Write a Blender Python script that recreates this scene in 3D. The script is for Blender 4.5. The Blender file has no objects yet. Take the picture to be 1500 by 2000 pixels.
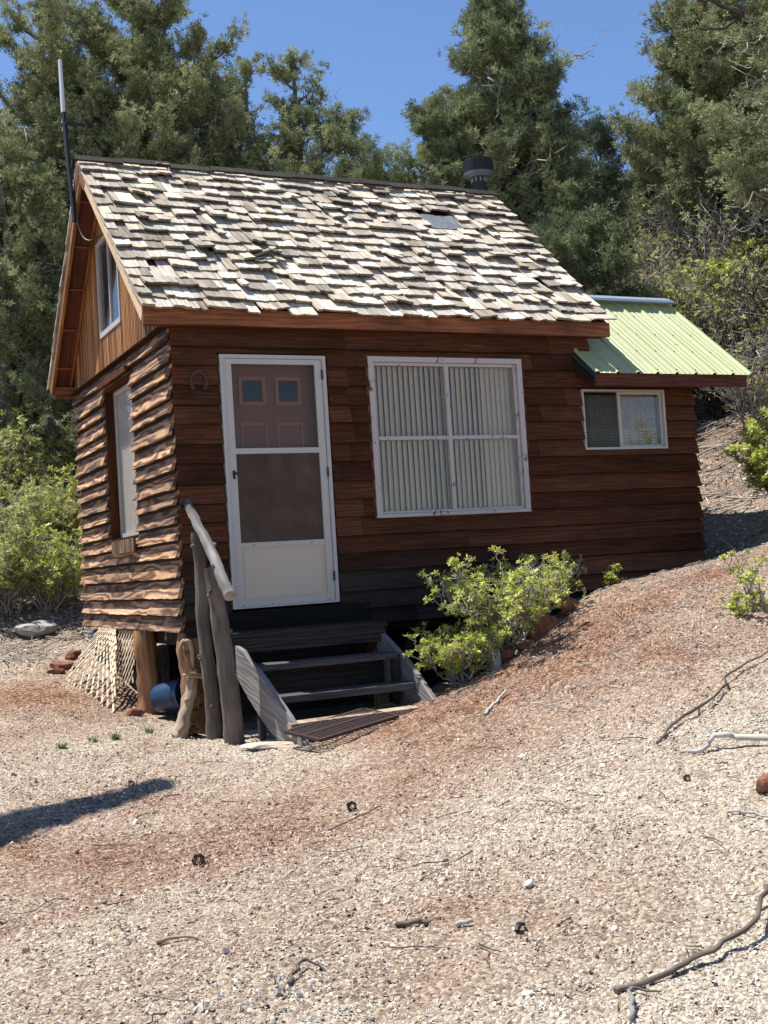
import bpy, math, random
import numpy as np
from mathutils import Vector, Matrix
R_ = math.radians
SC = bpy.context.scene
COL = SC.collection

# ------------------------------------------------------------------ camera
CAM = np.array([-2.7532, -9.5736, 0.2549])
YAW, PIT, ROLL, FPX = 0.4446, 0.0454, -0.0625, 2417.06
cd = bpy.data.cameras.new('camera'); co = bpy.data.objects.new('camera', cd); COL.objects.link(co)
f = Vector((math.sin(YAW)*math.cos(PIT), math.cos(YAW)*math.cos(PIT), math.sin(PIT)))
r = Vector((math.cos(YAW), -math.sin(YAW), 0)); u = r.cross(f)
c_, s_ = math.cos(ROLL), math.sin(ROLL)
rr = c_*r + s_*u; uu = -s_*r + c_*u
co.matrix_world = Matrix(((rr.x, uu.x, -f.x, CAM[0]), (rr.y, uu.y, -f.y, CAM[1]), (rr.z, uu.z, -f.z, CAM[2]), (0, 0, 0, 1)))
cd.sensor_fit = 'VERTICAL'; cd.sensor_height = 24.0; cd.lens = 24.0*FPX/2000.0
cd.clip_start = 0.05; cd.clip_end = 1500
SC.camera = co

# ------------------------------------------------------------------ sky and sun
SUN = Vector((-0.29, 0.27, 1.0)).normalized()
EL = math.asin(SUN.z); AZ = math.atan2(SUN.x, SUN.y)
w = bpy.data.worlds.new('World'); SC.world = w; w.use_nodes = True
nt = w.node_tree; nt.nodes.clear()
sky = nt.nodes.new('ShaderNodeTexSky'); sky.sky_type = 'NISHITA'; sky.sun_disc = False
sky.sun_elevation = EL; sky.sun_rotation = AZ % (2*math.pi)
sky.altitude = 2000; sky.air_density = 0.85; sky.dust_density = 0.15; sky.ozone_density = 5.0
bg = nt.nodes.new('ShaderNodeBackground'); bg.inputs['Strength'].default_value = 0.115
ow = nt.nodes.new('ShaderNodeOutputWorld')
nt.links.new(sky.outputs[0], bg.inputs[0]); nt.links.new(bg.outputs[0], ow.inputs[0])
sd = bpy.data.lights.new('sun', 'SUN'); sd.energy = 5.0; sd.angle = R_(0.53); sd.color = (1.0, 0.965, 0.91)
so = bpy.data.objects.new('sun', sd); COL.objects.link(so)
so.rotation_euler = SUN.to_track_quat('Z', 'Y').to_euler(); so.location = (-3, 3, 12)
SC.view_settings.view_transform = 'Standard'; SC.view_settings.look = 'None'
SC.view_settings.gamma = 1.0; SC.view_settings.exposure = 0.85
SC.render.resolution_x = 768; SC.render.resolution_y = 1024

rng = np.random.default_rng(7)
random.seed(7)

# ------------------------------------------------------------------ mesh helpers
class MB:
    def __init__(s):
        s.v = []; s.q = []; s.t = []; s.g = []; s.c = []; s.n = 0
    def raw(s, v, q=None, t=None, g=None, c=None):
        v = np.asarray(v, float).reshape(-1, 3); n = len(v)
        s.v.append(v)
        if q is not None and len(q): s.q.append(np.asarray(q, np.int64).reshape(-1, 4) + s.n)
        if t is not None and len(t): s.t.append(np.asarray(t, np.int64).reshape(-1, 3) + s.n)
        if g is None: g = np.zeros((n, 3))
        else: g = np.broadcast_to(np.asarray(g, float), (n, 3))
        if c is None: c = np.full((n, 4), .5)
        else: c = np.broadcast_to(np.asarray(c, float), (n, 4))
        s.g.append(g); s.c.append(c); s.n += n
    def quad(s, a, b, c, d, uv=None, col=None):
        g = None
        if uv is not None: g = [(p[0], p[1], 0) for p in uv]
        s.raw([a, b, c, d], q=[[0, 1, 2, 3]], g=g, c=col)
    def box(s, lo, hi, axis=0, rnd=None, wea=0., br=.5, mat=None):
        """box with uv: u runs along `axis` (grain), v across"""
        lo = np.array(lo, float); hi = np.array(hi, float)
        if rnd is None: rnd = random.random()
        P = np.array([[(lo, hi)[i][0], (lo, hi)[j][1], (lo, hi)[k][2]] for i in (0, 1) for j in (0, 1) for k in (0, 1)])
        F = [(0, 1, 3, 2), (4, 6, 7, 5), (0, 4, 5, 1), (2, 3, 7, 6), (0, 2, 6, 4), (1, 5, 7, 3)]
        oth = [a for a in (0, 1, 2) if a != axis]
        for fi, fc in enumerate(F):
            V = P[list(fc)]
            na = (0, 0, 1, 1, 2, 2)[fi]
            o = [a for a in oth if a != na]
            o = o[0] if o else oth[0]
            if na == axis: U = V[:, oth[0]]*.15; W = V[:, oth[1]]*1.
            else: U = V[:, axis]; W = V[:, o] + fi*.31
            g = np.stack([U, W, np.zeros(4)], 1)
            if mat is not None: V = (np.c_[V, np.ones(4)] @ np.array(mat).T)[:, :3]
            s.raw(V, q=[[0, 1, 2, 3]], g=g, c=(rnd, wea, br, 1))
    def prism(s, pts, off, rnd=None, wea=0., br=.5, along=0):
        """polygon pts (n,3) extruded by vector off (side walls quads, caps fan)"""
        if rnd is None: rnd = random.random()
        p = np.asarray(pts, float); o = np.asarray(off, float); n = len(p)
        d = p[along+1 if along+1 < n else 0] - p[along]; L = np.linalg.norm(d) + 1e-9; d = d/L
        nn = np.cross(d, o); nn /= np.linalg.norm(nn) + 1e-9
        def G(V): return np.stack([(V-p[0])@d, (V-p[0])@nn, np.zeros(len(V))], 1)
        for V, fl in ((p, 1), (p+o, 0)):
            t = [(0, i, i+1) if not fl else (0, i+1, i) for i in range(1, n-1)]
            s.raw(V, t=t, g=G(V), c=(rnd, wea, br, 1))
        for i in range(n):
            j = (i+1) % n
            V = np.array([p[i], p[j], p[j]+o, p[i]+o]); e = np.linalg.norm(p[j]-p[i]); oo = np.linalg.norm(o)
            s.raw(V, q=[[0, 1, 2, 3]], g=[(0, 0, 0), (e, 0, 0), (e, oo, 0), (0, oo, 0)], c=(rnd, wea, br, 1))
    def build(s, name, mat, parent=None, smooth=False, loc=None):
        me = bpy.data.meshes.new(name)
        V = np.concatenate(s.v) if s.v else np.zeros((0, 3))
        if loc is not None: V = V - np.asarray(loc)
        q = np.concatenate(s.q) if s.q else np.zeros((0, 4), np.int64)
        t = np.concatenate(s.t) if s.t else np.zeros((0, 3), np.int64)
        me.vertices.add(len(V)); me.vertices.foreach_set('co', V.astype(np.float32).ravel())
        li = np.concatenate([q.ravel(), t.ravel()]).astype(np.int32)
        me.loops.add(len(li)); me.loops.foreach_set('vertex_index', li)
        nq, ntr = len(q), len(t)
        me.polygons.add(nq+ntr)
        st = np.concatenate([np.arange(nq)*4, nq*4+np.arange(ntr)*3]).astype(np.int32)
        me.polygons.foreach_set('loop_start', st)
        try: me.polygons.foreach_set('loop_total', np.concatenate([np.full(nq, 4), np.full(ntr, 3)]).astype(np.int32))
        except Exception: pass
        me.polygons.foreach_set('use_smooth', np.full(nq+ntr, smooth))
        a = me.attributes.new('g', 'FLOAT_VECTOR', 'POINT'); a.data.foreach_set('vector', np.concatenate(s.g).astype(np.float32).ravel())
        a = me.attributes.new('tint', 'FLOAT_COLOR', 'POINT'); a.data.foreach_set('color', np.concatenate(s.c).astype(np.float32).ravel())
        me.update(); me.validate()
        if mat: me.materials.append(mat)
        o = bpy.data.objects.new(name, me); COL.objects.link(o)
        if loc is not None: o.location = loc
        if parent is not None: o.parent = parent
        return o

def fix(o):
    """after parenting a mesh made in world space to an empty away from the origin"""
    return o
def empty(name, loc=(0, 0, 0)):
    o = bpy.data.objects.new(name, None); COL.objects.link(o); o.location = loc; o.empty_display_size = .2
    return o
def tag(o, label=None, cat=None, group=None, kind=None):
    if label: o['label'] = label
    if cat: o['category'] = cat
    if group: o['group'] = group
    if kind: o['kind'] = kind
    return o
def child(mb, name, mat, parent, smooth=False):
    """mesh written in world coordinates, parented (parents carry translation only)"""
    off = Vector((0, 0, 0)); p = parent
    while p is not None: off += p.location; p = p.parent
    return mb.build(name, mat, parent, smooth) if off.length < 1e-9 else _child_off(mb, name, mat, parent, smooth, off)
def _child_off(mb, name, mat, parent, smooth, off):
    mb.v = [v - np.array(off) for v in mb.v]
    return mb.build(name, mat, parent, smooth)

def tubes(mb, paths, radii, S=5, col=(.5, 0, .5, 1), cap=False, bump=0.):
    P = np.asarray(paths, float)
    if P.ndim == 2: P = P[None]
    B, n, _ = P.shape
    Rr = np.broadcast_to(np.asarray(radii, float), (B, n))
    T = np.gradient(P, axis=1); T /= np.linalg.norm(T, axis=2, keepdims=True) + 1e-9
    ref = np.where(np.abs(T[:, :1, 2:3]) > .9, np.array([1., 0, 0]), np.array([0, 0, 1.]))
    ref = np.broadcast_to(ref, T.shape)
    N = np.cross(T, ref); N /= np.linalg.norm(N, axis=2, keepdims=True) + 1e-9
    Bn = np.cross(T, N)
    a = np.arange(S)/S*2*np.pi
    RR = Rr[:, :, None]*(1 + (rng.normal(0, bump, (B, n, S)) if bump else 0))
    V = P[:, :, None] + RR[..., None]*(N[:, :, None]*np.cos(a)[None, None, :, None] + Bn[:, :, None]*np.sin(a)[None, None, :, None])
    idx = np.arange(B*n*S).reshape(B, n, S)
    i0 = idx[:, :-1]; i1 = idx[:, 1:]
    q = np.stack([i0, i1, np.roll(i1, -1, 2), np.roll(i0, -1, 2)], -1).reshape(-1, 4)
    L = np.r_[0, 1]*0
    seg = np.concatenate([np.zeros((B, 1)), np.cumsum(np.linalg.norm(np.diff(P, axis=1), axis=2), 1)], 1)
    g = np.zeros((B, n, S, 3)); g[..., 0] = seg[:, :, None]; g[..., 1] = (np.abs(a-np.pi)/np.pi)[None, None]*Rr[:, :, None]*3; g[..., 2] = np.arange(B)[:, None, None]
    c = np.asarray(col, float)
    if c.ndim == 2: c = np.repeat(c, n*S, 0)
    mb.raw(V.reshape(-1, 3), q=q, g=g.reshape(-1, 3), c=c)
    if cap:
        for b in range(B):
            for e, rev in ((0, 0), (n-1, 1)):
                ring = V[b, e]; cen = ring.mean(0)
                vv = np.vstack([ring, cen]); t = [(i, (i+1) % S, S) if rev else ((i+1) % S, i, S) for i in range(S)]
                mb.raw(vv, t=t, g=np.c_[(vv-cen)[:, :2]*3, np.zeros(S+1)], c=(.8, 0, .5, 1))

def spline(pts, n, jit=0.):
    """smooth path through pts, resampled to n points"""
    p = np.asarray(pts, float); m = len(p)
    t = np.linspace(0, m-1, n); out = []
    for x in t:
        i = min(int(x), m-2); f_ = x-i
        p0 = p[max(i-1, 0)]; p1 = p[i]; p2 = p[i+1]; p3 = p[min(i+2, m-1)]
        out.append(.5*((2*p1)+(-p0+p2)*f_+(2*p0-5*p1+4*p2-p3)*f_**2+(-p0+3*p1-3*p2+p3)*f_**3))
    out = np.array(out)
    if jit: out[1:-1] += rng.normal(0, jit, out[1:-1].shape)
    return out

# value noise
def vnoise(x, y, seed=0):
    x = np.asarray(x, float); y = np.asarray(y, float)
    xi = np.floor(x).astype(np.int64); yi = np.floor(y).astype(np.int64)
    fx = x-xi; fy = y-yi; fx = fx*fx*(3-2*fx); fy = fy*fy*(3-2*fy)
    def h(a, b):
        n = (a*374761393 + b*668265263 + seed*1274126177) & 0xffffffff
        n = ((n ^ (n >> 13))*1274126177) & 0xffffffff
        return ((n ^ (n >> 16)) & 0xffff)/65535.0
    return (h(xi, yi)*(1-fx)+h(xi+1, yi)*fx)*(1-fy)+(h(xi, yi+1)*(1-fx)+h(xi+1, yi+1)*fx)*fy
def fbm(x, y, sc, oct=4, seed=0):
    s = 0; a = 1; t = 0
    for o in range(oct):
        s = s + a*(vnoise(x*sc, y*sc, seed+o*17)-.5); t += a; a *= .55; sc *= 2.03
    return s/t

# ------------------------------------------------------------------ materials
class NT:
    def __init__(s, name):
        s.m = bpy.data.materials.new(name); s.m.use_nodes = True; s.t = s.m.node_tree; s.t.nodes.clear()
        s.out = s.n('ShaderNodeOutputMaterial')
    def n(s, ty, **k):
        x = s.t.nodes.new(ty)
        for a, b in k.items(): setattr(x, a, b)
        return x
    def l(s, a, b): s.t.links.new(a, b)
    def attr(s, name):
        x = s.n('ShaderNodeAttribute'); x.attribute_name = name; return x
    def math(s, op, a, b=None, c=None, clamp=False):
        x = s.n('ShaderNodeMath', operation=op); x.use_clamp = clamp
        for i, v in enumerate((a, b, c)):
            if v is None: continue
            if isinstance(v, (int, float)): x.inputs[i].default_value = v
            else: s.l(v, x.inputs[i])
        return x.outputs[0]
    def comb(s, a, b, c):
        x = s.n('ShaderNodeCombineXYZ')
        for i, v in enumerate((a, b, c)):
            if isinstance(v, (int, float)): x.inputs[i].default_value = v
            else: s.l(v, x.inputs[i])
        return x.outputs[0]
    def noise(s, vec, scale, detail=3, rough=.55, dist=0.):
        x = s.n('ShaderNodeTexNoise'); x.inputs['Scale'].default_value = scale; x.inputs['Detail'].default_value = detail
        x.inputs['Roughness'].default_value = rough; x.inputs['Distortion'].default_value = dist
        if vec is not None: s.l(vec, x.inputs['Vector'])
        return x.outputs['Fac']
    def voro(s, vec, scale, feature='F1'):
        x = s.n('ShaderNodeTexVoronoi'); x.feature = feature; x.inputs['Scale'].default_value = scale
        s.l(vec, x.inputs['Vector']); return x
    def ramp(s, fac, stops):
        x = s.n('ShaderNodeValToRGB'); e = x.color_ramp.elements
        while len(e) < len(stops): e.new(.5)
        for i, (p, c) in enumerate(stops):
            e[i].position = p; e[i].color = (*c, 1) if len(c) == 3 else c
        s.l(fac, x.inputs[0]); return x.outputs[0]
    def mix(s, fac, a, b, mode='MIX'):
        x = s.n('ShaderNodeMix', data_type='RGBA', blend_type=mode)
        for i, v in ((0, fac), (6, a), (7, b)):
            if isinstance(v, (int, float)): x.inputs[i].default_value = v
            elif isinstance(v, tuple): x.inputs[i].default_value = (*v, 1) if len(v) == 3 else v
            else: s.l(v, x.inputs[i])
        return x.outputs[2]
    def bump(s, h, dist, strength=1., nrm=None):
        x = s.n('ShaderNodeBump'); x.inputs['Distance'].default_value = dist; x.inputs['Strength'].default_value = strength
        s.l(h, x.inputs['Height'])
        if nrm is not None: s.l(nrm, x.inputs['Normal'])
        return x.outputs[0]
    def princ(s, col, rough=.8, nrm=None, metal=0., spec=.3):
        x = s.n('ShaderNodeBsdfPrincipled')
        for k, v in (('Base Color', col), ('Roughness', rough), ('Metallic', metal), ('Specular IOR Level', spec)):
            if isinstance(v, (int, float)): x.inputs[k].default_value = v
            elif isinstance(v, tuple): x.inputs[k].default_value = (*v, 1)
            else: s.l(v, x.inputs[k])
        if nrm is not None: s.l(nrm, x.inputs['Normal'])
        return x.outputs[0]
    def done(s, sh): s.l(sh, s.out.inputs['Surface']); return s.m

def wood(name, dark, mid, light, grey=(.16, .145, .13), rough=.75, streak=38., ring=70., knots=.5, bd=.004, spec=.25, var=.5, blotch=.5, rw=.16):
    t = NT(name)
    ga = t.attr('g'); sx = t.n('ShaderNodeSeparateXYZ'); t.l(ga.outputs['Vector'], sx.inputs[0])
    ta = t.attr('tint'); sc = t.n('ShaderNodeSeparateColor'); t.l(ta.outputs['Color'], sc.inputs[0])
    rnd, wea, br = sc.outputs[0], sc.outputs[1], sc.outputs[2]
    ro = t.math('MULTIPLY', rnd, 57.3)
    U = t.math('ADD', sx.outputs[0], ro); Vv = t.math('ADD', sx.outputs[1], t.math('MULTIPLY', rnd, 9.7))
    low = t.noise(t.comb(t.math('MULTIPLY', U, 1.3), t.math('MULTIPLY', Vv, 7.), ro), 1., 2)
    st = t.noise(t.comb(t.math('MULTIPLY', U, 2.6), t.math('MULTIPLY', Vv, streak*2.4), ro), 1., 5, .65)
    ph = t.math('ADD', t.math('MULTIPLY', Vv, ring*2.), t.math('MULTIPLY', low, 26.))
    ri = t.math('MULTIPLY_ADD', t.math('SINE', ph), .5, .5)
    ri = t.math('POWER', ri, .7)
    fac = t.math('ADD', t.math('MULTIPLY', st, 1-rw), t.math('MULTIPLY', ri, rw))
    col = t.ramp(fac, [(.2, dark), (.5, mid), (.8, light)])
    kv = t.voro(t.comb(t.math('MULTIPLY', U, 2.2), t.math('MULTIPLY', Vv, 7.), ro), 1.)
    kf = t.math('SUBTRACT', 1., t.math('DIVIDE', kv.outputs['Distance'], .17), None, True)
    kf = t.math('MULTIPLY', kf, knots)
    col = t.mix(kf, col, tuple(x*.35 for x in dark))
    # weathering (true stain of the boards) and big blotches
    blf = t.noise(t.comb(t.math('MULTIPLY', U, 1.1), t.math('MULTIPLY', Vv, 3.), t.math('MULTIPLY', rnd, 7.)), 1., 3)
    bl = t.math('MULTIPLY', t.math('SUBTRACT', blf, .5), blotch*2.6)
    tone = t.math('ADD', t.math('ADD', 1., bl), t.math('MULTIPLY', t.math('SUBTRACT', t.math('FRACT', t.math('MULTIPLY', rnd, 13.7)), .5), var*1.6))
    tone = t.math('MULTIPLY', tone, t.math('MULTIPLY', br, 2.))
    tone = t.math('MAXIMUM', tone, .15)
    gc = t.ramp(fac, [(.2, tuple(x*.35 for x in grey)), (.55, grey), (.85, tuple(min(1, x*1.6) for x in grey))])
    wf = t.math('MULTIPLY', wea, t.math('ADD', .6, t.math('MULTIPLY', blf, .8)), None, True)
    col = t.mix(wf, col, gc)
    tv = t.n('ShaderNodeVectorMath', operation='SCALE'); t.l(col, tv.inputs[0]); t.l(tone, tv.inputs['Scale'])
    h = t.math('ADD', t.math('MULTIPLY', st, .8), t.math('MULTIPLY', ri, .25))
    h = t.math('SUBTRACT', h, t.math('MULTIPLY', kf, .3))
    return t.done(t.princ(tv.outputs[0], rough, t.bump(h, bd), spec=spec))

M = {}
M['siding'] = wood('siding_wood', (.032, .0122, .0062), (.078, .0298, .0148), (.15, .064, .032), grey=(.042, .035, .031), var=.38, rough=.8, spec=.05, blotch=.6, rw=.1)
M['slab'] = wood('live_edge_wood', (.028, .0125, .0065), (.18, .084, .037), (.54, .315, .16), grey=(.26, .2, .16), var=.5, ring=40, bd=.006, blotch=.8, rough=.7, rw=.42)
M['gable'] = wood('gable_wood', (.05, .02, .007), (.23, .10, .033), (.42, .215, .08), streak=24, var=.75, rough=.7)
M['soffit'] = wood('soffit_wood', (.035, .010, .007), (.085, .026, .016), (.14, .05, .028), var=.3)
M['fascia'] = wood('fascia_wood', (.06, .018, .008), (.23, .075, .026), (.38, .15, .05), var=.2, knots=.9, rough=.5, blotch=.9)
M['pale'] = wood('pale_board_wood', (.33, .2, .1), (.62, .43, .24), (.78, .6, .38), var=.2, rough=.6, blotch=.25)
M['shake'] = wood('shake_wood', (.115, .085, .062), (.36, .305, .235), (.52, .46, .375), grey=(.35, .32, .275), streak=15, ring=60, knots=0., bd=.005, rough=.95, var=.5, blotch=.5, spec=.05, rw=.03)
M['ridge'] = wood('ridge_wood', (.008, .007, .006), (.025, .021, .018), (.06, .05, .043), var=.4, rough=.9, knots=0)
M['grey'] = wood('weathered_grey_wood', (.07, .065, .06), (.17, .16, .15), (.28, .265, .245), grey=(.1, .1, .1), knots=.5, rough=.9, bd=.006, var=.3)
M['darkwood'] = wood('dark_stained_wood', (.008, .007, .006), (.026, .021, .019), (.062, .05, .043), grey=(.1, .1, .1), knots=.4, rough=.85, var=.35)
M['log'] = wood('peeled_log_wood', (.06, .026, .013), (.23, .115, .055), (.42, .25, .13), ring=16, streak=14, knots=.8, bd=.008, rough=.7, var=.2)
M['greylog'] = wood('grey_log_wood', (.035, .028, .024), (.11, .088, .07), (.22, .18, .145), ring=20, streak=16, knots=.8, bd=.008, rough=.9, var=.2)
M['silver'] = wood('silver_log_wood', (.07, .065, .06), (.20, .19, .175), (.38, .36, .335), ring=18, streak=16, knots=.6, bd=.006, rough=.9, var=.1)
M['lattice'] = wood('lattice_wood', (.3, .22, .14), (.54, .43, .30), (.7, .59, .44), var=.4, rough=.8, knots=0, blotch=.2)
M['bleached'] = wood('bleached_branch_wood', (.13, .115, .10), (.36, .335, .30), (.58, .55, .5), ring=18, streak=16, knots=.4, bd=.006, rough=.9, var=.1)
M['drift'] = wood('driftwood', (.12, .08, .05), (.32, .235, .16), (.5, .4, .3), ring=20, streak=14, knots=.4, bd=.006, rough=.85, var=.2)

def plain(name, col, rough=.6, metal=0., spec=.4, nscale=20., namt=.15, bump=0.):
    t = NT(name); tc = t.n('ShaderNodeTexCoord')
    nz = t.noise(tc.outputs['Object'], nscale, 4)
    k = t.math('MULTIPLY_ADD', t.math('SUBTRACT', nz, .5), namt*2, 1.)
    tv = t.n('ShaderNodeVectorMath', operation='SCALE'); tv.inputs[0].default_value = col; t.l(k, tv.inputs['Scale'])
    nr = t.bump(nz, bump) if bump else None
    return t.done(t.princ(tv.outputs[0], rough, nr, metal, spec))
M['white'] = plain('white_painted_metal', (.45, .425, .39), .4, 0, .4, 9, .08)
M['kick'] = plain('cream_kick_panel', (.52, .44, .345), .45, 0, .4, 2.2, .07)
M['doorbrown'] = plain('brown_painted_door', (.20, .105, .05), .5, 0, .4, 6, .15)
M['doormould'] = plain('brown_door_moulding', (.34, .17, .08), .5, 0, .4, 6, .1)
M['blind'] = plain('vinyl_blind', (.66, .58, .42), .6, 0, .3, 4, .05)
M['black'] = plain('black_paint', (.012, .012, .014), .5, 0, .4, 30, .2)
M['iron'] = plain('rusty_iron', (.055, .035, .032), .65, .3, .4, 60, .5, .001)
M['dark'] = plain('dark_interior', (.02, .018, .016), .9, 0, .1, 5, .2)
M['whip'] = plain('grey_fiberglass', (.55, .56, .58), .5, 0, .4, 10, .05)
M['flash'] = plain('silver_flashing', (.20, .21, .225), .5, .3, .5, 5, .3)
M['bucket'] = plain('blue_plastic', (.008, .03, .075), .4, 0, .5, 12, .2)
M['blindwhite'] = plain('pale_roller_blind', (.62, .62, .60), .7, 0, .2, 3, .05)
M['curtaingrey'] = plain('grey_blind_sheet', (.36, .37, .37), .6, 0, .3, 3, .06)
M['redrock'] = plain('red_sandstone', (.20, .088, .058), .95, 0, .1, 22, .8, .02)
M['greyrock'] = plain('grey_rock', (.3, .28, .26), .9, 0, .2, 12, .5, .01)
M['palerock'] = plain('pale_rock', (.62, .54, .44), .9, 0, .2, 20, .3, .004)
M['concrete'] = plain('pale_stone_slab', (.55, .42, .32), .9, 0, .2, 12, .3, .006)
M['cone'] = plain('pine_cone_brown', (.05, .03, .022), .9, 0, .2, 60, .6, .003)
M['shoe'] = plain('horseshoe_iron', (.055, .036, .028), .6, .4, .4, 40, .4, .001)
M['hose'] = plain('tan_cane', (.42, .27, .15), .7, 0, .3, 30, .3)

def peeled():
    t = NT('peeling_white_paint'); tc = t.n('ShaderNodeTexCoord')
    mp = t.n('ShaderNodeMapping'); mp.inputs['Scale'].default_value = (1, 1, .35); t.l(tc.outputs['Object'], mp.inputs[0])
    a = t.noise(mp.outputs[0], 34, 6, .7); b = t.noise(tc.outputs['Object'], 5, 2)
    k = t.math('GREATER_THAN', t.math('ADD', a, t.math('MULTIPLY', b, .35)), .80)
    col = t.mix(k, (.47, .42, .39), (.13, .08, .06))
    return t.done(t.princ(col, .8, t.bump(t.math('SUBTRACT', 1., k), .002), spec=.2))
M['peel'] = peeled()

def glass(name, tint=(.97, .95, .92), haze=0., hazec=(.3, .3, .3), refl=1.):
    t = NT(name)
    tr = t.n('ShaderNodeBsdfTransparent'); tr.inputs[0].default_value = (*tint, 1)
    gl = t.n('ShaderNodeBsdfGlossy'); gl.inputs['Roughness'].default_value = .02
    fr = t.n('ShaderNodeFresnel'); fr.inputs['IOR'].default_value = 1.5
    mx = t.n('ShaderNodeMixShader'); t.l(t.math('MULTIPLY', fr.outputs[0], refl, None, True), mx.inputs[0]); t.l(tr.outputs[0], mx.inputs[1]); t.l(gl.outputs[0], mx.inputs[2])
    o = mx.outputs[0]
    if haze > 0:
        tc = t.n('ShaderNodeTexCoord'); nz = t.noise(tc.outputs['Object'], 5, 5, .65)
        df = t.n('ShaderNodeBsdfDiffuse'); df.inputs[0].default_value = (*hazec, 1)
        m2 = t.n('ShaderNodeMixShader'); t.l(t.math('MULTIPLY', nz, haze*2, None, True), m2.inputs[0]); t.l(o, m2.inputs[1]); t.l(df.outputs[0], m2.inputs[2]); o = m2.outputs[0]
    return t.done(o)
M['glass'] = glass('window_glass', haze=.06, refl=.6)
M['dglass'] = glass('dusty_door_glass', (.9, .86, .82), .03, (.2, .14, .1), .4)
M['screen'] = glass('insect_screen', (.6, .6, .6), .5, (.15, .105, .08), .1)
M['dkglass'] = glass('small_door_glass', (.35, .42, .4), .1, (.2, .3, .25))

def lace():
    t = NT('lace_curtain'); ga = t.attr('g'); sx = t.n('ShaderNodeSeparateXYZ'); t.l(ga.outputs['Vector'], sx.inputs[0])
    U, V = sx.outputs[0], sx.outputs[1]
    sc = t.math('ABSOLUTE', t.math('SINE', t.math('MULTIPLY', U, 26.)))        # scallops
    band = t.math('SUBTRACT', V, t.math('MULTIPLY', sc, .035))
    rings = t.math('MULTIPLY_ADD', t.math('SINE', t.math('MULTIPLY', band, 210.)), .5, .5)
    low = t.math('LESS_THAN', V, .17)
    vo = t.voro(t.comb(t.math('MULTIPLY', U, 32.), t.math('MULTIPLY', V, 32.), 0.), 1., 'DISTANCE_TO_EDGE')
    flo = t.math('LESS_THAN', vo.outputs['Distance'], .12)
    mid = t.math('LESS_THAN', t.math('ADD', V, t.math('MULTIPLY', sc, -.1)), .27)
    net = t.math('MULTIPLY_ADD', t.noise(t.comb(t.math('MULTIPLY', U, 240.), t.math('MULTIPLY', V, 30.), 0.), 1., 2), .35, .30)
    a = t.math('MAXIMUM', net, t.math('MULTIPLY', low, t.math('MULTIPLY', rings, .95)))
    a = t.math('MAXIMUM', a, t.math('MULTIPLY', mid, t.math('MULTIPLY', flo, .6)))
    tr = t.n('ShaderNodeBsdfTransparent'); df = t.n('ShaderNodeBsdfDiffuse'); df.inputs[0].default_value = (.62, .58, .46, 1)
    mx = t.n('ShaderNodeMixShader'); t.l(a, mx.inputs[0]); t.l(tr.outputs[0], mx.inputs[1]); t.l(df.outputs[0], mx.inputs[2])
    return t.done(mx.outputs[0])
M['lace'] = lace()

def metalroof():
    t = NT('green_roof_metal'); tc = t.n('ShaderNodeTexCoord')
    nz = t.noise(tc.outputs['Object'], 3, 4)
    col = t.ramp(nz, [(.3, (.36, .395, .20)), (.7, (.42, .45, .24))])
    return t.done(t.princ(col, .42, None, 0., .5))
M['green'] = metalroof()
M['greymetal'] = plain('grey_blue_metal', (.42, .5, .58), .35, .5, .5, 4, .1)
M['darkgreen'] = plain('dark_green_trim', (.03, .06, .055), .4, 0, .5, 5, .1)

def foliage(name, c0, c1, c2, trans=.25):
    t = NT(name); ta = t.attr('tint'); sc = t.n('ShaderNodeSeparateColor'); t.l(ta.outputs['Color'], sc.inputs[0])
    col = t.ramp(sc.outputs[0], [(0., c0), (.5, c1), (1., c2)])
    d = t.n('ShaderNodeBsdfDiffuse'); t.l(col, d.inputs[0])
    tl = t.n('ShaderNodeBsdfTranslucent'); t.l(col, tl.inputs[0])
    mx = t.n('ShaderNodeMixShader'); mx.inputs[0].default_value = trans; t.l(d.outputs[0], mx.inputs[1]); t.l(tl.outputs[0], mx.inputs[2])
    gl = t.n('ShaderNodeBsdfGlossy'); gl.inputs['Roughness'].default_value = .45; gl.inputs[0].default_value = (1, 1, 1, 1)
    m2 = t.n('ShaderNodeMixShader'); m2.inputs[0].default_value = .012; t.l(mx.outputs[0], m2.inputs[1]); t.l(gl.outputs[0], m2.inputs[2])
    return t.done(m2.outputs[0])
M['juniper'] = foliage('juniper_foliage', (.07, .085, .045), (.25, .275, .135), (.52, .53, .28))
M['fir'] = foliage('fir_foliage', (.055, .076, .044), (.21, .24, .12), (.44, .47, .24))
M['bluefir'] = foliage('pale_pinyon_foliage', (.06, .09, .065), (.13, .165, .105), (.2, .23, .13))
M['yellowfir'] = foliage('yellow_green_pine_foliage', (.10, .13, .04), (.21, .24, .075), (.36, .38, .12), .3)
M['oak'] = foliage('oak_leaf', (.20, .23, .04), (.44, .48, .09), (.70, .72, .24), .35)
M['paleoak'] = foliage('pale_shrub_leaf', (.22, .24, .07), (.42, .44, .14), (.64, .64, .28), .35)
M['grass'] = foliage('weed_leaf', (.06, .10, .03), (.12, .18, .05), (.2, .26, .09), .3)
def bark(name, a, b, c):
    t = NT(name); ga = t.attr('g'); sx = t.n('ShaderNodeSeparateXYZ'); t.l(ga.outputs['Vector'], sx.inputs[0])
    v = t.comb(t.math('MULTIPLY', sx.outputs[0], 5.), t.math('MULTIPLY', sx.outputs[1], 45.), sx.outputs[2])
    nz = t.noise(v, 1., 4); col = t.ramp(nz, [(.3, a), (.5, b), (.7, c)])
    return t.done(t.princ(col, .9, t.bump(nz, .01), spec=.1))
M['bark'] = bark('juniper_bark', (.06, .05, .042), (.17, .14, .12), (.34, .29, .25))
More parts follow.
